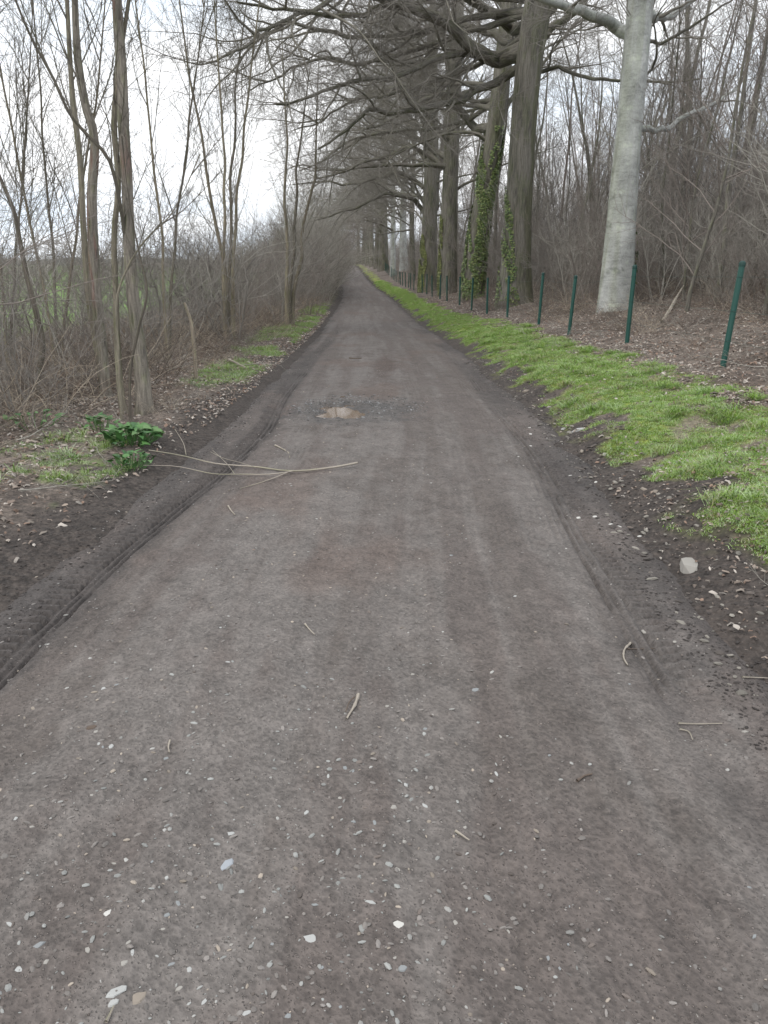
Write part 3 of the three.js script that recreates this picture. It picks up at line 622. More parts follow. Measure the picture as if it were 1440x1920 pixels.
// ---------------------------------------------------------------- trees and shrubs beside the track, open side
function roadsideStem(o) {                               // one stem traced from the photograph: [px, py, width px] at depth z
  const r = rng(o.seed), root = thing(o.name || 'hazel_tree', o.label, 'tree', o.group);
  const base = pix(o.pts[0][0], o.pts[0][1], o.z); base.y = surfaceY(base.x, -base.z) - 0.06; root.position.copy(base);
  const P = o.pts.map(([x, y], k) => pix(x, y, o.z + (o.dz || 0) * k / o.pts.length).sub(base)); P[0].set(0, 0, 0);
  const last = P[P.length - 1], prev = P[P.length - 2], dir = last.clone().sub(prev).normalize();
  if (o.extend) { P.push(last.clone().addScaledVector(dir, o.extend * 0.5).add(V(0, 0.1, 0)), last.clone().addScaledVector(dir, o.extend).add(V(0.05, 0.3, 0.1))); }
  const W = o.pts.map(p => p[2] * o.z / F / 2 * 0.86); if (o.extend) W.push(W[W.length - 1] * 0.6, 0.006);
  const pts = curve(P, 40), tb = new Tubes(true);
  const radii = pts.map((_, k) => { const f = k / 40 * (W.length - 1), i = Math.min(W.length - 2, Math.floor(f)); return lerp(W[i], W[i + 1], f - i); });
  tb.tube(pts, radii, 14, (th, v) => {
    const x = Math.cos(th) * 1.2 + 4, y = Math.sin(th) * 1.2 + v + 4, red = o.red ? smooth(0.52, 0.6, fbm(x * 1.1, v * 1.4 + y * 0.3, o.seed, 4)) * smooth(o.red[0], o.red[0] + 0.3, v) * (1 - smooth(o.red[1], o.red[1] + 0.3, v)) : 0;
    const l = smooth(0.55, 0.7, fbm(x * 2, y * 2, o.seed + 4, 4)) * 0.5, c = [1 + l * 0.4, 1 + l * 0.5, 1 + l * 0.4], t = o.tone || [1, 1, 1];
    return [lerp(c[0] * t[0], 0.95, red), lerp(c[1] * t[1], 0.62, red), lerp(c[2] * t[2], 0.62, red)];
  }, (th, v) => 1 + 0.12 * (fbm(Math.cos(th) * 1.3 + 5, Math.sin(th) * 1.3 + v * 2, o.seed + 2, 3) - 0.5) * 2 + 0.25 * Math.exp(-v * 9) * (1 + 0.5 * Math.sin(th * 3)));
  part(root, 'trunk', tb.build(true), M.barkHazel);
  for (const s of o.stubs || []) { const a = along(pts, s[0]), st = new Tubes(true); const e = [a, a.clone().add(V(s[1] * 0.4, s[2] * 0.5, 0.02)), a.clone().add(V(s[1], s[2], 0.03))]; st.tube(e, [s[3], s[3] * 0.95, s[3] * 0.85], 9); st.twig(e[2], e[2].clone().add(V(0, 0.012, 0)), s[3] * 0.84); part(root, 'limb', st.build(true), M.barkHazel); }
  const cr = new Tubes(true), n = Math.round((o.kids ?? 10) * 1.8);
  for (let k = 0; k < n; k++) {
    const t = lerp(o.from ?? 0.35, 0.98, (k + r()) / n), d = aside(r, heading(pts, t), lerp(0.35, 0.85, r())); d.y += 0.35;
    spray(cr, r, along(pts, t), d, lerp(0.7, 2.1, r()) * (o.size ?? 1), lerp(0.005, 0.014, r() * r()), 0.25, 10, 5, 4);
  }
  if (cr.i.length) part(root, 'crown', cr.build(), M.barkHazel, true);
  return root;
}
const G1 = 'stems of the tree clump beside the arum plants';
roadsideStem({ seed: 81, z: 7.9, label: 'thickest leaning stem of the roadside clump, reddish peeled patches up high', group: G1, pts: [[272, 800, 38], [269, 740, 29], [262, 660, 26], [253, 590, 25], [245, 500, 24], [240, 400, 23], [238, 333, 22], [231, 233, 19], [228, 133, 17], [221, 33, 16], [217, -40, 15]], extend: 3.2, red: [2.4, 4.5], stubs: [[0.5, 0.05, 0.32, 0.03]], kids: 14, from: 0.5 });
roadsideStem({ seed: 82, z: 8.0, label: 'slim pale stem hugging the thick leaning one from its base up', group: G1, pts: [[238, 795, 17], [231, 770, 14], [221, 670, 12], [217, 550, 12], [214, 440, 13], [222, 340, 12], [214, 233, 9], [222, 130, 8], [240, 10, 7]], extend: 2.2, kids: 8, tone: [1.15, 1.15, 1.05] });
roadsideStem({ seed: 83, z: 8.9, label: 'forked stem with long strips of red-brown bark torn bare', group: G1, pts: [[200, 760, 24], [195, 690, 22], [188, 620, 22], [180, 550, 22], [174, 433, 21], [172, 370, 19], [177, 255, 17], [161, 200, 13], [146, 110, 12], [140, 0, 11], [138, -60, 10]], extend: 2.6, red: [1.0, 2.7], stubs: [[0.64, 0.09, 0.3, 0.035]], kids: 10 });
roadsideStem({ seed: 84, z: 9.2, label: 'pale straight stem rising beside the red-barked fork', group: G1, pts: [[194, 730, 15], [180, 640, 13], [167, 567, 13], [157, 433, 13], [150, 300, 12], [136, 180, 10], [128, 50, 9], [124, -40, 8]], extend: 2.4, kids: 9, tone: [1.2, 1.2, 1.1] });
roadsideStem({ seed: 85, z: 8.4, label: 'bent dark stem with a kink at knee height, apart from the clump', group: 'crooked stems in the verge brush', pts: [[68, 775, 13], [72, 700, 12], [80, 650, 13], [67, 583, 10], [50, 517, 9], [37, 450, 8], [28, 400, 7], [0, 333, 6], [-30, 260, 5]], extend: 1.2, kids: 8, tone: [0.75, 0.72, 0.7] });
roadsideStem({ seed: 86, z: 7.7, name: 'leaning_branch', label: 'dark thin branch leaning far out from the clump towards the field', group: G1, pts: [[236, 345, 9], [205, 300, 9], [177, 267, 9], [133, 217, 8], [100, 147, 7], [60, 73, 6], [33, 10, 5]], extend: 1.0, kids: 5, tone: [0.6, 0.58, 0.55] });
roadsideStem({ seed: 87, z: 7.6, label: 'thin whitish forked shoot crossing in front of the thick stem', group: G1, pts: [[228, 790, 6], [222, 660, 6], [219, 560, 7], [240, 500, 6], [267, 457, 5], [290, 432, 4], [317, 407, 3]], extend: 0.4, kids: 3, size: 0.4, tone: [1.5, 1.5, 1.4] });
roadsideStem({ seed: 88, z: 7.5, label: 'thin dark shoot curving up against the foot of the thick stem', group: G1, pts: [[243, 790, 7], [245, 690, 6], [262, 610, 6], [276, 545, 5], [262, 480, 4], [250, 420, 3]], extend: 0.5, kids: 3, size: 0.4, tone: [0.75, 0.72, 0.7] });
roadsideStem({ seed: 89, z: 10.5, label: 'white broken dead stick standing in the brambles', name: 'dead_stick', group: 'dead wood in the verge brush', pts: [[364, 660, 8], [362, 630, 8], [357, 600, 8], [346, 568, 6]], kids: 0, tone: [1.8, 1.7, 1.6] });
const G2 = 'many-stemmed hazels further along the verge';
const hz = (seed, z, bx, by, tops, w, label) => tops.forEach(([tx, ty], k) => {
  const r = rng(seed * 7 + k), n = 9, pts = [];
  let wx = 0;
  for (let q = 0; q <= n; q++) { const t = q / n; wx += (r() - 0.5) * w * 0.9; pts.push([lerp(bx + (k - 1.5) * 5, tx, Math.pow(t, 1.25)) + wx * Math.min(1, t * 3), lerp(by, ty, t), w * lerp(0.8, 0.28, t)]); }
  roadsideStem({ seed: seed + k, z: z + k * 0.15, dz: k % 2 ? 0.8 : -0.4, label, group: G2, pts, extend: 2.5, kids: 13, from: 0.2, size: 1.25, tone: [[1.35, 1.3, 1.15], [0.8, 0.78, 0.74], [1.1, 1.05, 0.95]][k % 3] });
});
hz(200, 17, 428, 600, [[405, 160], [452, 110], [345, 90], [488, 60]], 11, 'grey-green stem of the hazel fan past the roadside clump');
hz(210, 23, 545, 575, [[520, 230], [556, 250], [575, 300]], 11, 'slim stem of the hazel fan beside the grassy verge edge');
hz(220, 12.5, 318, 640, [[258, 60], [374, 110]], 9, 'slender stem behind the white broken stick');
hz(230, 12, 110, 690, [[-15, 110], [62, 30], [176, 130]], 9, 'slender leaning stem between the bent stem and the field');
hz(240, 10.5, 20, 700, [[-20, 250], [60, 200]], 9, 'thin stem where the verge brush meets the field');
console.log('roadside stems');

// bare shrubs of the hedge, several kinds copied
function shrubGeometry(seed, stems, height, spread, kids) {
  const r = rng(seed), a = new Tubes(), b = new Tubes();
  for (let k = 0; k < stems; k++) {
    const az = r() * 6.283, lean = Math.pow(r(), 0.7) * spread, h = height * lerp(0.35, 1.15, r()), p0 = V(Math.cos(az) * 0.3 * r(), -0.05, Math.sin(az) * 0.3 * r());
    const pts = wander(r, p0, V(Math.cos(az) * lean, 1, Math.sin(az) * lean), h, 10, 0.4, 0.08);
    const r0 = lerp(0.007, 0.02, r() * r());
    a.tube(pts, taper(11, r0, 0.004), 5);
    for (let j = 0; j < 4; j++) {
      const t = lerp(0.12, 0.8, r()), d = aside(r, heading(pts, t), lerp(0.4, 1.1, r())); d.y += 0.1;
      const bp = wander(r, along(pts, t), d, h * lerp(0.25, 0.6, r()), 7, 0.5, 0.12);
      a.tube(bp, taper(8, r0 * 0.6, 0.0035), 4);
      for (let q = 0; q < 3; q++) { const u = lerp(0.2, 0.95, r()); spray(b, r, along(bp, u), aside(r, heading(bp, u), lerp(0.3, 1, r())), h * lerp(0.1, 0.28, r()), 0.0045, 0.1, 4, 2, 3); }
    }
    for (let j = 0; j < kids; j++) { const t = lerp(0.08, 0.98, (j + r()) / kids), d = aside(r, heading(pts, t), lerp(0.4, 1.3, r())); d.y += 0.1; spray(b, r, along(pts, t), d, h * lerp(0.1, 0.34, r()), 0.005, 0.1, 4, 2, 3); }
  }
  return [a.build(), b.build()];
}
const placedShrubs = [];
{
  const kinds = [[301, 7, 3.6, 0.7, 5], [302, 8, 2.6, 0.9, 5], [303, 5, 4.8, 0.4, 7], [304, 9, 3.0, 0.8, 5], [305, 6, 5.6, 0.4, 7]].map(k => shrubGeometry(...k));
  const protos = [], r = rng(310);
  let made = 0;
  const put = (x, d, scale) => {
    const k = Math.floor(r() * kinds.length), label = 'bare many-stemmed shrub in the thicket along the field side of the track', group = 'bare shrubs of the thicket';
    let o;
    if (!protos[k]) { o = protos[k] = thing('bare_shrub', label, 'shrub', group); part(o, 'stems', kinds[k][0], [M.twigPale, M.twigBrown, M.twigPale, M.twig, M.twigPale][k], true); part(o, 'twigs', kinds[k][1], [M.twig, M.twigBrown, M.twigPale, M.twigBrown, M.twig][k], true); }
    else { o = copy(protos[k]); const t = [M.twigPale, M.twigBrown, M.twig, M.twigDark, M.twig], q = r() * 5 | 0; o.children[0].material = t[q]; o.children[1].material = t[(q + (r() < 0.5 ? 0 : 2)) % 5]; }
    o.position.set(x, groundY(x, d), -d); o.rotation.set((r() - 0.5) * 0.3, r() * 6.3, (r() - 0.5) * 0.3); o.scale.setScalar(scale); made++;
  };
  // hedge close along the track
  for (let d = 9.5; d < 120; d += lerp(0.7, 1.2, r()) * (1 + d * 0.012)) {
    const rows = d < 30 ? 2 : 3;
    for (let k = 0; k < rows; k++) { const s = -lerp(d < 12 ? 3.4 : lerp(3.0, 2.2, smooth(12, 40, d)), 7.5, (k + r()) / rows); put(roadX(d) + s, d + r() * 0.6, lerp(0.65, 1.05, r()) * (d > 35 ? 1.15 : 1) * (d < 12 ? 0.8 : 1)); }
  }
  for (const [x, d, q] of [[-4.4, 6.4, 0.6], [-5.2, 7.6, 0.7], [-3.9, 8.4, 0.6], [-6.2, 8.8, 0.75], [-3.3, 9.2, 0.55], [-5.0, 5.4, 0.55], [-4.6, 9.4, 0.6], [-5.8, 10.2, 0.7], [-4.0, 10.4, 0.6], [-7.2, 9.8, 0.8], [-6.4, 11.4, 0.8], [-3.5, 7.4, 0.45], [-7.0, 11.8, 0.8], [-8.2, 13, 0.85], [-9.4, 12.2, 0.9], [-7.8, 15, 0.9], [-10, 15.5, 0.95], [-6.6, 14, 0.8], [-8.8, 17.5, 1], [-11, 18, 1]]) put(x, d, q);
  console.log('shrubs', made);
}
// thicket stuff: low brambles and dead stalks on the field side; brush in the wood
{
  const mk = seed => { const r = rng(seed), tb = new Tubes(); for (let k = 0; k < 16; k++) { const az = r() * 6.283, p = V((r() - 0.5) * 0.7, -0.03, (r() - 0.5) * 0.7); const pts = wander(r, p, V(Math.cos(az) * 0.9, lerp(0.4, 1.5, r()), Math.sin(az) * 0.9), lerp(0.5, 1.3, r()), 7, 0.3, -0.9 * r()); tb.tube(pts, taper(8, lerp(0.0025, 0.0055, r()), 0.0015), 3); for (let j = 0; j < 5; j++) { const t = 0.2 + 0.75 * r(), s = along(pts, t); tb.twig(s, s.clone().addScaledVector(aside(r, heading(pts, t), 0.8), 0.06 + 0.18 * r()), 0.0018); } } return tb.build(); };
  const brush = [401, 402, 403].map(mk), r = rng(410), mats = [[], [], []], cols = [[], [], []];
  const tone = () => { const q = r(); return lin(...(q < 0.35 ? [0.8, 0.76, 0.72] : q < 0.6 ? [1.7, 1.6, 1.4] : q < 0.85 ? [0.45, 0.4, 0.36] : [1.0, 0.82, 0.68])); };
  const stalk = new THREE.MeshStandardMaterial({ name: 'bramble', color: lin(0.25, 0.225, 0.2), roughness: 0.9 });
  for (let k = 0; k < 2600; k++) {
    const d = 3.4 + 50 * Math.pow(r(), 1.6), s = -lerp(2.2, 9.5, Math.pow(r(), 0.8)), x = roadX(d) + s;
    if (d < 7 && s > -3.2) continue;
    const i = r() * 3 | 0, sc = lerp(0.45, 1.05, r()) * (s > -2.9 ? 0.55 : 1) * (d < 6 ? 0.7 : 1);
    mats[i].push(place(x, groundY(x, d), -d, 0, r() * 6.3, 0, sc, sc * lerp(0.6, 1.1, r()), sc)); cols[i].push(tone());
  }
  brush.forEach((g, i) => swarm('undergrowth', g, stalk, mats[i], cols[i], scene, 'tangle of bare brambles and dead stalks on the field side').name = numbered('bramble_undergrowth'));
  const m2 = [[], [], []], c2 = [[], [], []];
  for (let k = 0; k < 3600; k++) {
    const d = 7 + 110 * Math.pow(r(), 1.35), x = 4.5 - 0.037 * d + 38 * Math.pow(r(), 1.4) * (0.35 + d / 60);
    const i = r() * 3 | 0, sc = lerp(0.4, 1.1, r()) * (d > 20 ? 1.4 : 1) * (x < 5.5 ? 0.6 : 1);
    m2[i].push(place(x, groundY(x, d), -d, 0, r() * 6.3, 0, sc, sc * lerp(0.6, 1.2, r()), sc)); c2[i].push(tone());
  }
  brush.forEach((g, i) => swarm('undergrowth', g, stalk, m2[i], c2[i], scene, 'bare brambles and dead stalks on the woodland floor').name = numbered('woodland_undergrowth'));
}
// the wood behind the fence
{
  const kinds = [[501, 13, 0.075, 34], [502, 15, 0.095, 38], [503, 10, 0.045, 30], [504, 12, 0.06, 32], [505, 8, 0.03, 28], [506, 16, 0.13, 42]].map(([seed, h, r0, n]) => {
    const r = rng(seed), a = new Tubes(), b = new Tubes(), pts = wander(r, V(0, -0.1, 0), V((r() - 0.5) * 0.2, 1, (r() - 0.5) * 0.2), h, 18, 0.2, 0.2);
    a.tube(pts, taper(19, r0, 0.012), 8, null, (th, v) => 1 + 0.3 * Math.exp(-v * 4));
    for (let k = 0; k < n; k++) { const t = lerp(0.08, 0.98, (k + r()) / n), d = aside(r, heading(pts, t), lerp(0.5, 1.2, r())); d.y += 0.2; spray(b, r, along(pts, t), d, lerp(3.0, 1.3, t) * lerp(0.4, 1.2, r()), lerp(0.018, 0.008, t), 0.2, 11, 6, 4); }
    return [a.build(), b.build()];
  });
  const protos = [], r = rng(520), spots = [];
  for (let tries = 0; spots.length < 290 && tries < 12000; tries++) {
    const d = 9 + 115 * Math.pow(r(), 1.25), x = 5.0 - 0.037 * d + (d < 22 ? 1.2 : 2) + 45 * Math.pow(r(), 1.3) * (0.25 + d / 70);
    if (x > 2 + d * 0.6) continue;
    if (spots.some(([a, b]) => Math.hypot(a - x, b - d) < 0.9 + d * 0.012)) continue;
    if (Math.hypot(x - 5.3, d - 18) < 1.3 || Math.hypot(x - 4.5, d - 26) < 1.5) continue;
    spots.push([x, d]);
  }
  for (const [x, d] of spots) {
    const k = d < 16 ? [2, 4, 3, 4][Math.floor(r() * 4)] : Math.floor(r() * 6);
    let o;
    if (!protos[k]) { o = protos[k] = thing('woodland_tree', 'slender bare grey-brown tree in the wood behind the fence', 'tree', 'slender trees of the wood'); part(o, 'trunk', kinds[k][0], M.barkFar); part(o, 'crown', kinds[k][1], [M.twig, M.twigPale, M.twigBrown][k % 3], true); }
    else { o = copy(protos[k]); o.children[1].material = [M.twigPale, M.twigBrown, M.twig, M.twigDark][r() * 4 | 0]; }
    o.position.set(x, groundY(x, d), -d); o.rotation.set((r() - 0.5) * 0.18, r() * 6.3, (r() - 0.5) * 0.18); o.scale.setScalar(lerp(0.7, 1.15, r()));
  }
  // deeper in, the wood reads as one mass
  const deep = [0, 1, 2].map(k => mergeGeometries([kinds[k * 2][0], kinds[k * 2][1]])), md = [[], [], []];
  for (let k = 0; k < 520; k++) { const d = 24 + 120 * Math.pow(r(), 1.1), x = 7.5 - 0.037 * d + lerp(2, 0.58 * d + 8, Math.pow(r(), 0.9)), q = lerp(0.8, 1.25, r()); md[r() * 3 | 0].push(place(x, groundY(x, d), -d, (r() - 0.5) * 0.15, r() * 6.3, (r() - 0.5) * 0.15, q)); }
  deep.forEach((g, i) => swarm('forest', g, [M.twigBrown, M.twig, M.twigDark][i], md[i], null, scene, 'bare trees deeper in the wood').name = numbered('forest'));
  // brush and saplings that read as one mass
  const sap = [531, 532, 533].map(s => { const [a, b] = shrubGeometry(s, 6, 3.4, 0.55, 5); return mergeGeometries([a, b]); });
  const ms = [[], [], []];
  for (let k = 0; k < 1900; k++) { const d = 10 + 140 * Math.pow(r(), 1.3), x = 5.6 - 0.037 * d + (d < 20 ? 1.4 : 0.6) + 60 * Math.pow(r(), 1.25) * (0.2 + d / 80), i = r() * 3 | 0, q = lerp(0.5, 1.25, r()); ms[i].push(place(x, groundY(x, d), -d, 0, r() * 6.3, 0, q)); }
  sap.forEach((g, i) => swarm('sapling_thicket', g, [M.twigPale, M.twigBrown, M.twig][i], ms[i], null, scene, 'dense bare saplings and brush filling the wood').name = numbered('sapling_thicket'));
  // far side of the hedge and the slope end
  const mh = [[], [], []];
  for (let k = 0; k < 520; k++) { const d = 46 + 184 * Math.pow(r(), 1.1), s = -lerp(2.5, lerp(5, 11, smooth(70, 130, d)), r()), i = r() * 3 | 0, x = roadX(d) + s, q = lerp(0.9, 2.3, r() * r() + 0.2 * r()); mh[i].push(place(x, groundY(x, d), -d, 0, r() * 6.3, 0, q)); }
  for (let k = 0; k < 260; k++) { const d = 225 + 60 * r(), x = roadX(d) + (r() - 0.5) * 60, i = r() * 3 | 0, q = lerp(1.5, 3, r()); mh[i].push(place(x, groundY(x, d), -d, 0, r() * 6.3, 0, q)); }
  for (let k = 0; k < 110; k++) { const d = 50 + 80 * r(), s = -lerp(2.7, 5, r()), i = r() * 3 | 0, x = roadX(d) + s, q = lerp(1.0, 1.5, r()); mh[i].push(place(x, groundY(x, d), -d, 0, r() * 6.3, 0, q, q * lerp(1.2, 1.75, r()), q)); }
  for (let k = 0; k < 260; k++) { const t = r(), x = lerp(-78, -14, t) + (r() - 0.5) * 5, d = lerp(38, 150, t) + (r() - 0.5) * 6, i = r() * 3 | 0, q = lerp(1.0, 1.9, r() * r()); mh[i].push(place(x, groundY(x, d), -d, 0, r() * 6.3, 0, q * 1.2, q, q * 1.2)); }
  sap.forEach((g, i) => swarm('hedge_thicket', g, [M.twigPale, M.twigBrown, M.twigPale][i], mh[i], null, scene, 'dense bare hedge lining the far stretch of the track').name = numbered('hedge_thicket'));
  console.log('wood', spots.length);
}

// ---------------------------------------------------------------- grass, litter, gravel
{
  const r = rng(600);
  const tuft = (seed, n, h, w) => {
    const q = rng(seed), p = [], idx = [], nr = [];
    for (let k = 0; k < n; k++) {
      const az = q() * 6.283, lean = 0.6 + q() * 1.5, hh = h * lerp(0.5, 1.15, q()), bx = (q() - 0.5) * 0.05, bz = (q() - 0.5) * 0.05, c = Math.cos(az), s = Math.sin(az), o = p.length / 3;
      const mx = bx + c * lean * hh * 0.4, mz = bz + s * lean * hh * 0.4, tx = bx + c * lean * hh, tz = bz + s * lean * hh;
      p.push(bx - s * w, 0, bz + c * w, bx + s * w, 0, bz - c * w, mx - s * w * 0.8, hh * 0.6, mz + c * w * 0.8, mx + s * w * 0.8, hh * 0.6, mz - c * w * 0.8, tx, hh * Math.max(0.25, 1 - lean * 0.35), tz);
      idx.push(o, o + 2, o + 1, o + 1, o + 2, o + 3, o + 2, o + 4, o + 3);
      for (let j = 0; j < 5; j++) nr.push(c * 0.4, 0.9, s * 0.4);
    }
    const g = new THREE.BufferGeometry(); g.setAttribute('position', new THREE.Float32BufferAttribute(p, 3)); g.setAttribute('normal', new THREE.Float32BufferAttribute(nr, 3)); g.setIndex(idx); return g;
  };
  const kinds = [tuft(1, 16, 0.016, 0.0014), tuft(2, 14, 0.022, 0.0015), tuft(3, 16, 0.075, 0.0017)], mats = [[], [], []], cols = [[], [], []];
  const addTuft = (x, d, big, lush) => {
    const i = big ? 2 : r() * 2 | 0, sc = lerp(0.7, 1.3, r()) * (1 + Math.min(d, 40) * 0.02);
    mats[i].push(place(x, surfaceY(x, d) - 0.004, -d, (r() - 0.5) * 0.3, r() * 6.3, (r() - 0.5) * 0.3, sc, sc * lerp(0.7, 1.2, r()), sc));
    const q = r(), c = q < 0.12 ? [0.38, 0.35, 0.15] : q < 0.5 ? [0.28, 0.46, 0.055] : q < 0.8 ? [0.21, 0.38, 0.04] : [0.34, 0.5, 0.075];
    cols[i].push(lin(...c).multiplyScalar(lush));
  };
  let tries = 0;
  for (let k = 0; k < 330000; k++) {
    const d = 2.2 + 88 * Math.pow(r(), 2.1), s = lerp(1.75, 4.6, r()), x = roadX(d) + s, g = verge(x, d);
    if (g < 0.08 || r() > g * 1.15) continue;
    addTuft(x, d, false, 1);
  }
  for (let k = 0; k < 160; k++) { const d = 3 + 16 * Math.pow(r(), 1.4), s = lerp(2.0, 3.3, r()), x = roadX(d) + s; if (verge(x, d) < 0.3 && r() > 0.25) continue; const n = 6 + r() * 14; for (let j = 0; j < n; j++) addTuft(x + (r() - 0.5) * 0.16, d + (r() - 0.5) * 0.16, true, 0.9); }
  for (let k = 0; k < 60000; k++) { const d = 3.5 + 40 * Math.pow(r(), 1.3), s = -lerp(1.7, 3.4, r()), x = roadX(d) + s, g = leftGrass(x, d); if (g < 0.1 || r() > g) continue; addTuft(x, d, r() < 0.1, 0.75); }
  kinds.forEach((g, i) => { swarm('grass', g, M.grass, mats[i], cols[i], scene, ['short bright green grass on the bank by the fence', 'fine bright green grass on the bank by the fence', 'longer green grass tufts on the bank and verge'][i]).name = numbered('grass'); });
  console.log('grass', mats.map(m => m.length));

  // fallen leaves: a curled blade
  const leafG = (() => { const g = new THREE.PlaneGeometry(0.05, 0.085, 2, 3), p = g.attributes.position; for (let k = 0; k < p.count; k++) { const x = p.getX(k), y = p.getY(k), w = Math.sqrt(Math.max(0.02, 1 - (y / 0.046) ** 2)); p.setXYZ(k, x * w, y, 0.012 * Math.cos(x * 60) - 6 * y * y + 0.006 * Math.sin(y * 70 + x * 40)); } g.rotateX(-Math.PI / 2); g.computeVertexNormals(); return g; })();
  const lm = [], lc = [], tones = [[0.27, 0.215, 0.175], [0.35, 0.3, 0.255], [0.18, 0.14, 0.115], [0.43, 0.385, 0.34], [0.23, 0.155, 0.115], [0.15, 0.12, 0.1]];
  const addLeaf = (x, d, big = 1, up = 0) => { const sc = lerp(0.2, 0.75, r() * r()) * big; lm.push(place(x, surfaceY(x, d) + up + 0.008 + 0.02 * r() * r(), -d, (r() - 0.5) * 0.9, r() * 6.3, (r() - 0.5) * 0.9, sc * lerp(0.5, 1.1, r()), sc * lerp(0.6, 1.8, r()), sc)); lc.push(lin(...tones[r() * 6 | 0]).multiplyScalar(lerp(0.5, 1.35, r()))); };
  for (let k = 0; k < 85000; k++) {
    const d = 2 + 34 * Math.pow(r(), 1.5), s = -lerp(1.75, 7.5, Math.pow(r(), 1.1)), x = roadX(d) + s; if (s > -2.3 && r() > 0.25 + 0.5 * smooth(6, 9, d)) continue; if (r() > fbm(x * 1.3, d * 1.3, 633, 3) * 1.7) continue; addLeaf(x, d, 1 + d * 0.015);
  }
  for (let k = 0; k < 95000; k++) {
    const d = 5 + 40 * Math.pow(r(), 1.5), x = 3.2 - 0.037 * d + 9 * Math.pow(r(), 1.2), g = verge(x, d); if (r() < g * 1.3 || r() > fbm(x * 1.3, d * 1.3, 637, 3) * 1.8) continue; addLeaf(x, d, 1 + d * 0.012);
  }
  for (let k = 0; k < 3600; k++) { const d = 2 + 16 * r() * r(), s = lerp(1.65, 3.6, r()), x = roadX(d) + s; if (r() > 0.3 + 0.7 * fbm(x * 2, d * 2, 639, 2)) continue; addLeaf(x, d, 0.8, verge(x, d) > 0.25 ? 0.018 : 0); }
  for (let k = 0; k < 2600; k++) { const d = 1.9 + 3.6 * r(), s = lerp(1.6, 2.9, Math.sqrt(r())), x = roadX(d) + s; addLeaf(x, d, 0.7); }
  for (let k = 0; k < 60; k++) { const d = 1.5 + 14 * r(), s = lerp(-1.6, 1.6, r()), x = roadX(d) + s; addLeaf(x, d, 0.4); }
  swarm('leaf_litter', leafG, M.white, lm, lc, scene, 'brown fallen leaves over the verges and woodland floor');

  // small fallen twigs
  const tw = [[], [], [], []];
  const lay = (x, d, sc) => tw[r() * 4 | 0].push(sprayAt(V(x, surfaceY(x, d) + 0.012, -d), V(Math.cos(k2 = r() * 6.3), 0.02, Math.sin(k2)), sc, r() * 6.3));
  let k2 = 0;
  for (let k = 0; k < 420; k++) { const d = 5 + 26 * Math.pow(r(), 1.4), x = 3.3 - 0.037 * d + 8 * r(); lay(x, d, lerp(0.2, 0.75, r() * r())); }
  for (let k = 0; k < 300; k++) { const d = 3.2 + 22 * Math.pow(r(), 1.3), x = roadX(d) - lerp(2.1, 6, r()); lay(x, d, lerp(0.15, 0.6, r() * r())); }
  for (let k = 0; k < 60; k++) { const d = 2.4 + 12 * r(), x = roadX(d) + lerp(1.7, 3.4, r()); lay(x, d, lerp(0.06, 0.16, r())); }
  tw.forEach((m, i) => swarm('twig_litter', sprayKinds[i], M.twigPale, m, null, scene, 'small fallen twigs over verges and woodland floor').name = numbered('twig_litter'));
  // gravel: small chips, pressed in
  const chipG = (() => { const g = new THREE.IcosahedronGeometry(1, 0); g.scale(1, 0.36, 0.72); return g; })();
  const gm = [], gc = [];
  const addChip = (x, d, sz, c) => { gm.push(place(x, surfaceY(x, d) + sz * 0.1, -d, (r() - 0.5) * 0.7, r() * 6.3, (r() - 0.5) * 0.7, sz * lerp(0.7, 1.4, r()), sz, sz * lerp(0.6, 1.1, r()))); gc.push(lin(...c).multiplyScalar(lerp(0.6, 1.25, r()))); };
  for (let k = 0; k < 15000; k++) {
    const d = 1.1 + 22 * Math.pow(r(), 1.9), s = lerp(-1.6, 1.6, r()), x = roadX(d) + s, n = fbm(x * 1.6, d * 1.1, 651, 3) + 0.12 * Math.exp(-((s + 0.3) ** 2) / 0.35); if (r() > smooth(0.42, 0.66, n) + 0.12) continue;
    const q = r(); addChip(x, d, lerp(0.0025, 0.011, r() ** 3.2), q < 0.6 ? [0.22, 0.2, 0.185] : q < 0.72 ? [0.34, 0.33, 0.31] : q < 0.87 ? [0.15, 0.125, 0.11] : [0.34, 0.29, 0.24]);
  }
  for (let k = 0; k < 700; k++) { const d = 1.15 + 1.9 * r() * Math.sqrt(r()), x = -0.35 + (r() + r() + r() - 1.5) * 0.8; addChip(x, d, lerp(0.003, 0.012, r() ** 2.4), r() < 0.55 ? [0.3, 0.3, 0.285] : [0.2, 0.18, 0.165]); }
  for (let k = 0; k < 1500; k++) { const a = r() * 6.283, q = lerp(0.75, 2.2, Math.pow(r(), 1.3)), x = PUDDLE.x + 0.06 + Math.cos(a) * 0.36 * q * (Math.cos(a) > 0 ? 1.15 : 0.9), d = PUDDLE.d + 0.15 + Math.sin(a) * 0.5 * q; if (Math.sin(a) < -0.3 && r() < 0.7) continue; addChip(x, d, lerp(0.006, 0.022, r() * r()), r() < 0.7 ? [0.11, 0.105, 0.1] : [0.25, 0.25, 0.25]); }
  for (let k = 0; k < 1400; k++) { const d = 2 + 13 * r(), s = lerp(1.5, 2.1, r()), x = roadX(d) + s; addChip(x, d, lerp(0.006, 0.03, r() ** 3), r() < 0.5 ? [0.24, 0.22, 0.19] : [0.1, 0.085, 0.075]); }
  for (let k = 0; k < 6000; k++) { const d = 2.2 + 12 * r() * r(), s = (r() < 0.5 ? -1 : 1) * lerp(1.42, 2.0, r()), x = roadX(d) + s; addChip(x, d, lerp(0.003, 0.013, r() ** 2), [0.05, 0.042, 0.038]); }
  swarm('gravel', chipG, M.gravel, gm, gc, scene, 'small grey gravel chips and crumbs of earth on the track');
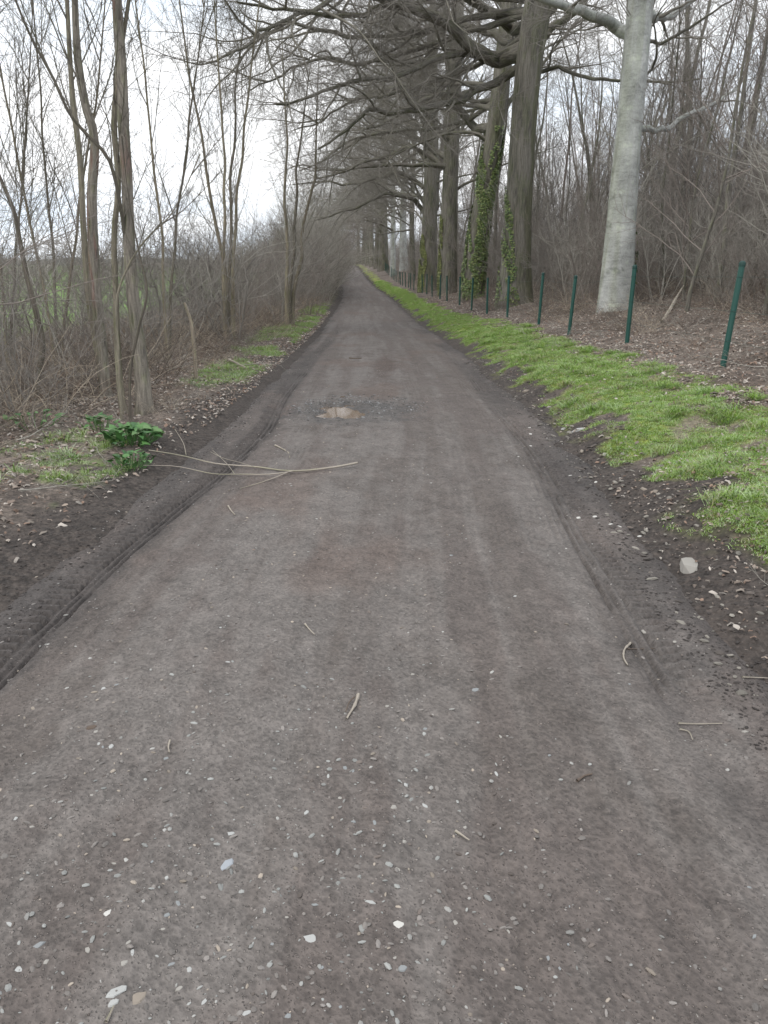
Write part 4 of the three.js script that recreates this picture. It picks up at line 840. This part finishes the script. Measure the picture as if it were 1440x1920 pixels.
  console.log('leaves', lm.length, 'gravel', gm.length);
}

// ---------------------------------------------------------------- stones that can be told apart
{
  const shapes = [1, 2, 3, 4, 5, 6, 7, 8].map(seed => {
    const q = rng(700 + seed), pts = [], n = 9 + (q() * 5 | 0);
    for (let k = 0; k < n; k++) { const a = (k + (q() - 0.5) * 0.9) / n * 6.283, R = lerp(0.6, 1.1, q()); pts.push(V(Math.cos(a) * R, -0.5, Math.sin(a) * R * 0.8), V(Math.cos(a) * R * lerp(0.6, 0.95, q()), lerp(0.15, 0.5, q()), Math.sin(a) * R * lerp(0.55, 0.8, q()))); }
    return new ConvexGeometry(pts);
  });
  const r = rng(720);
  const stone = (px, py, size, { mat, label, flat = 0.32, aspect = 1, name = 'stone', group = 'loose stones on the track', shape } = {}) => {
    const p = hit(px, py), m = (size / 2) * Math.hypot(p.x, p.y - EYE, p.z) / F;
    const o = single(name, shapes[shape ?? (r() * 8 | 0)], mat ?? M.stone[r() * 3 | 0], label ?? 'small pale grey stone chip pressed into the gravel track', 'stone', group);
    const sy = m * flat; o.scale.set(m * aspect * lerp(0.8, 1.35, r()), sy, m * lerp(0.6, 1.1, r())); o.position.set(p.x, surfaceY(p.x, -p.z) - sy * 0.08, p.z); o.rotation.set((r() - 0.5) * 0.15, r() * 6.3, (r() - 0.5) * 0.15);
    return o;
  };
  // lower part of the photograph, in doubled pixels from (0,1440) and (720,1440)
  for (const [x, y, s] of [[868, 245, 16], [1392, 503, 20], [143, 665, 20], [465, 730, 17], [330, 682, 14], [70, 755, 16], [668, 508, 17], [625, 552, 14], [710, 755, 14], [672, 828, 16], [765, 878, 14], [1183, 512, 13], [1405, 205, 18], [1325, 200, 12], [1148, 168, 12], [1273, 112, 10], [570, 352, 10], [625, 410, 10], [1022, 660, 9], [942, 598, 10], [868, 662, 9], [923, 918, 12], [1080, 930, 15], [497, 690, 13], [610, 605, 10], [480, 655, 10], [1327, 12, 12], [340, 102, 11], [60, 188, 10], [118, 220, 13], [428, 358, 9], [1355, 330, 10], [1075, 560, 11], [1278, 895, 8], [1205, 750, 13], [172, 727, 13], [35, 585, 14], [645, 735, 13]]) stone(x / 2, 1440 + y / 2, s);
  for (const [x, y, s] of [[72, 750, 19], [32, 145, 18], [75, 275, 15], [45, 710, 16], [303, 222, 10], [618, 715, 16], [312, 320, 10], [152, 142, 15], [80, 62, 11], [52, 380, 11], [1368, 447, 9], [1170, 925, 14], [467, 612, 9], [267, 580, 13], [438, 680, 8], [1390, 632, 11], [692, 662, 9], [695, 520, 8], [760, 770, 8], [660, 752, 8]]) stone(720 + x / 2, 1440 + y / 2, s);
  for (const [x, y, s] of [[465, 747, 12], [437, 762, 9], [920, 565, 8], [880, 525, 8], [108, 528, 13], [85, 625, 12], [12, 648, 10], [183, 680, 10], [158, 733, 13], [620, 832, 8], [420, 900, 12], [80, 943, 13], [250, 82, 9], [134, 95, 9], [975, 367, 14], [1090, 405, 8], [492, 236, 9]]) stone(720 + x / 2, 1000 + y / 2, s);
  for (const [x, y, s] of [[827, 353, 8], [438, 567, 9], [388, 581, 11], [360, 743, 12], [417, 797, 13], [385, 800, 10], [370, 790, 11], [623, 843, 11], [855, 482, 9], [1150, 522, 10], [1295, 880, 15], [1327, 892, 11], [1230, 910, 13], [1285, 775, 8]]) stone(x / 2, 1000 + y / 2, s);
  stone(426, 1620, 24, { mat: M.slate, flat: 0.16, label: 'flat blue-grey slate chip lying on the track, bluest of the stones' });
  stone(583, 1760, 28, { mat: M.stone[0], flat: 0.14, label: 'flat ragged pale stone flake lying between two others on the track' });
  stone(745, 1734, 27, { mat: M.limestone, flat: 0.25, label: 'oval whitish stone half sunk in the track' });
  stone(218, 1858, 26, { mat: M.stone[0], flat: 0.2, label: 'cracked flat pale stone, upper piece', shape: 2 }); stone(211, 1880, 24, { mat: M.stone[0], flat: 0.2, label: 'cracked flat pale stone, lower piece', shape: 4 });
  stone(260, 1870, 36, { mat: M.stone[3], flat: 0.35, label: 'tan flaky stone lying beside the cracked flat pale stone' });
  stone(202, 1712, 20, { mat: M.limestone, label: 'creamy white stone chip lying alone near the cracked flat stone' });
  stone(891, 1294, 16, { mat: M.stone[1], flat: 0.6, label: 'angular grey pebble standing proud of the track' });
  stone(1397, 1372, 14, { mat: M.stone[2], flat: 0.7, label: 'round pale pebble in the tyre print beside the bank' });
  stone(172, 1363, 20, { mat: M.stickDark, flat: 0.5, name: 'mud_clod', label: 'dark clod of mud lying on the track', group: 'clods' });
  stone(643, 744, 14, { mat: M.stickDark, flat: 0.5, name: 'mud_clod', label: 'dark clod lying past the puddle', group: 'clods' });
  stone(1290, 1058, 62, { mat: M.stone[2], flat: 0.55, aspect: 1.3, name: 'rock', label: 'weathered pale rock at the foot of the bank among dead leaves', group: 'rocks of the bank' });
  for (const [x, y, s, a] of [[400, 495, 26, 1.6], [85, 278, 18, 1], [320, 510, 12, 1], [393, 615, 16, 1.3], [522, 632, 16, 1.2], [748, 830, 17, 1], [808, 840, 18, 1.1], [825, 768, 22, 1.3], [610, 770, 12, 1], [635, 630, 17, 1], [550, 540, 15, 1], [210, 370, 16, 1.2], [290, 490, 14, 1.4], [700, 640, 14, 1]]) stone(960 + x / 3, 640 + y / 3, s, { mat: M.stone[[0, 2, 3][r() * 3 | 0]], flat: 0.45, aspect: a, name: 'rock', label: 'grey stone poking out of the bare earth at the foot of the grassy bank', group: 'rocks of the bank' });
  for (const [x, y, s] of [[375, 990, 13], [558, 1030, 16], [603, 1040, 9], [470, 985, 12], [108, 588, 13], [100, 485, 9], [105, 520, 8], [305, 1165, 6], [328, 755, 9], [475, 790, 12], [35, 648, 8], [720, 1095, 12]]) stone(960 + x / 3, 640 + y / 3, s, { mat: M.limestone, flat: 0.3, label: 'flat white stone on the track edge beside the bank', group: 'white stones along the track edge' });
}
// ---------------------------------------------------------------- sticks and the fallen branch
{
  const stick = (name, label, pts, w, mat = M.stick, lift = 0.006, group) => {
    const P = pts.map(([x, y, l = 0]) => { const p = hit(x, y); p.y = surfaceY(p.x, -p.z) + lift + l; return p; });
    const m = P[0].distanceTo(V(0, EYE, 0)) / F * w * 0.36, base = P[0].clone(), c = curve(P.map(p => p.sub(base)), 16), tb = new Tubes();
    tb.tube(c, taper(17, m, m * 0.55), 6, null, (th, v) => 1 + 0.6 * (vnoise(th, v * 60, 800) - 0.5));
    const o = single(name, tb.build(true), mat, label, 'stick', group); o.position.copy(base); return [o, c, base];
  };
  // the long branch reaching in from the verge
  const root = thing('fallen_branch', 'long pale forked branch fallen across the track from the verge', 'branch');
  const gp = (x, y, l) => { const p = hit(x, y); p.y = surfaceY(p.x, -p.z) + l; return p; };
  const base = gp(668, 878, 0.03); root.position.copy(base);
  const arm = (name, pts, w0, w1) => { const c = curve(pts.map(([x, y, l]) => gp(x, y, l).sub(base)), 18), k = base.distanceTo(V(0, EYE, 0)) / F / 2, tb = new Tubes(); tb.tube(c, taper(19, w0 * k * 0.5, w1 * k * 0.5), 6, null, (th, v) => 1 + 0.2 * (vnoise(th, v * 30, 802) - 0.5)); part(root, name, tb.build(true), M.stick); };
  arm('stem', [[670, 876, 0.035], [625, 882, 0.025], [550, 888, 0.02], [480, 880, 0.02], [405, 876, 0.03], [340, 865, 0.05], [280, 860, 0.07]], 8, 4);
  arm('side_branch', [[550, 888, 0.02], [510, 893, 0.016], [450, 894, 0.02], [400, 893, 0.02], [330, 886, 0.05], [270, 887, 0.06]], 5, 2.5);
  arm('side_branch', [[545, 888, 0.02], [510, 900, 0.01], [480, 910, 0.01], [450, 918, 0.008]], 4, 2);
  arm('side_branch', [[350, 866, 0.06], [345, 850, 0.09], [330, 830, 0.12]], 3, 2);
  arm('side_branch', [[480, 881, 0.02], [450, 874, 0.03], [420, 868, 0.04], [395, 858, 0.05]], 2.5, 1.4);
  arm('side_branch', [[440, 893, 0.02], [425, 880, 0.05], [400, 862, 0.08]], 2.5, 1.4);
  stick('stick', 'short forked stick lying in the middle of the track', [[672, 1305], [665, 1325], [650, 1350]], 9);
  stick('stick', 'thin side piece lying against the short forked stick', [[664, 1312, 0.004], [655, 1322, 0.006], [648, 1338]], 4, M.stickDark);
  stick('stick', 'curved pale stick like a hook on the track', [[1182, 1208], [1170, 1222], [1170, 1238], [1177, 1250]], 6);
  stick('stick', 'thin dark twig touching the hook-shaped stick', [[1176, 1219], [1205, 1219], [1228, 1218]], 3, M.stickDark);
  stick('stick', 'straight pale twig lying across the track edge', [[1272, 1359], [1310, 1360], [1354, 1359]], 4);
  stick('stick', 'small curved twig just below the straight pale one', [[1274, 1370], [1290, 1374], [1299, 1390]], 4);
  stick('stick', 'little upright-looking twig beside a pale chip on the track', [[319, 1391], [316, 1402], [318, 1414]], 5);
  stick('stick', 'short reddish splinter of wood on the track', [[854, 1561], [867, 1570], [880, 1579]], 6);
  stick('stick', 'dark curled twig on the brown part of the track', [[1082, 1467], [1095, 1458], [1110, 1454]], 7, M.stickDark);
  stick('stick', 'bent twig lying before the puddle', [[516, 836], [530, 843], [541, 850], [543, 860]], 4);
  stick('stick', 'small pale twig near the tyre print on the field side', [[428, 950], [433, 958], [441, 967]], 4);
  stick('stick', 'short dark stick lying across the track past the puddle', [[655, 672], [667, 673], [678, 672]], 4, M.stickDark);
  stick('stick', 'slender stick pointing at the cracked flat stone', [[200, 1920], [207, 1905], [214, 1890]], 7);
  stick('stick', 'faint thin twig beside the small hollow of gravel', [[572, 1172], [580, 1182], [590, 1192]], 4);
  stick('stick', 'thin twig lying on the dark earth beside the bank', [[1392, 1272], [1420, 1273], [1440, 1274]], 4);
  stick('dead_branch', 'bleached crooked dead branch lying on the woodland floor between posts', [[1240, 612, 0.05], [1252, 600, 0.12], [1266, 580, 0.2], [1280, 562, 0.3]], 9, M.stick, 0.03, 'dead branches on the woodland floor');
  stick('dead_branch', 'pale curved dead branch beyond the leaning first post', [[1425, 538, 0.25], [1440, 552, 0.2], [1445, 560, 0.1]], 9, M.stick, 0.03, 'dead branches on the woodland floor');
  stick('dead_branch', 'thin fallen branch lying behind the posts near the massive beech', [[925, 570, 0.1], [960, 566, 0.12], [1000, 568, 0.1]], 4, M.stick, 0.03, 'dead branches on the woodland floor');
  stick('dead_branch', 'short pale log end lying by the roadside brambles', [[430, 683, 0.05], [445, 690, 0.05], [461, 696, 0.03]], 7, M.stick, 0.02, 'dead branches in the verge');
}
// ---------------------------------------------------------------- arum plants
{
  const leaf = (() => {
    const s = new THREE.Shape(); s.moveTo(0, 0); s.bezierCurveTo(0.03, -0.03, 0.06, -0.045, 0.065, -0.03); s.bezierCurveTo(0.07, 0.02, 0.05, 0.1, 0, 0.17); s.bezierCurveTo(-0.05, 0.1, -0.07, 0.02, -0.065, -0.03); s.bezierCurveTo(-0.06, -0.045, -0.03, -0.03, 0, 0);
    const g = new THREE.ShapeGeometry(s, 5), p = g.attributes.position; for (let k = 0; k < p.count; k++) { const x = p.getX(k), y = p.getY(k); p.setZ(k, Math.abs(x) * 0.35 - y * y * 1.8 + 0.006 * Math.sin(y * 60 + x * 50)); } g.rotateX(-Math.PI / 2); g.computeVertexNormals(); return g;
  })();
  const r = rng(900), greens2 = [[0.055, 0.15, 0.04], [0.085, 0.2, 0.055], [0.045, 0.12, 0.035], [0.11, 0.21, 0.07]].map(c => { const m = M.leafy.clone(); m.color = lin(...c); return m; });
  const plant = (px, py, n, R, sc, label) => {
    const c = hit(px, py), t = thing('arum_plant', label, 'plant', 'arum plants at the foot of the clump'); t.position.set(c.x, surfaceY(c.x, -c.z), c.z);
    for (let k = 0; k < n; k++) {
      const a = k * 2.4 + r(), q = R * Math.sqrt((k + 0.5) / n), h = lerp(0.17, 0.04, Math.pow(q / R, 1.5) * lerp(0.6, 1.2, r())) * sc * lerp(0.8, 1.2, r()) + 0.02, x = Math.cos(a) * q, z = Math.sin(a) * q;
      const l = part(t, 'leaf', leaf, greens2[r() * 4 | 0]); l.position.set(x, h, z); l.rotation.order = 'YXZ'; l.rotation.set(0.1 + 0.9 * r() * (0.4 + q / R), -Math.PI / 2 - a + (r() - 0.5) * 1.8, (r() - 0.5) * 0.9); l.scale.setScalar(sc * lerp(0.45, 0.85, r()));
      const st = new Tubes(); st.tube([V(x * 0.5, -0.02, z * 0.5), V(x * 0.9, h * 0.6, z * 0.9), V(x, h, z)], [0.004, 0.003, 0.003], 4); part(t, 'stalk', st.build(), greens2[1]);
    }
  };
  plant(250, 832, 80, 0.24, 0.7, 'dark green glossy arum clump right at the foot of the thick leaning stem');
  plant(248, 876, 34, 0.17, 0.5, 'smaller arum clump beside the end of the fallen branch');
  plant(188, 806, 16, 0.16, 0.6, 'sparse arum leaves behind the main arum clump');
  plant(60, 800, 16, 0.3, 0.6, 'low dark green leaves under the brambles by the bent stem');
}
console.log('done');
renderer.render(scene, camera);
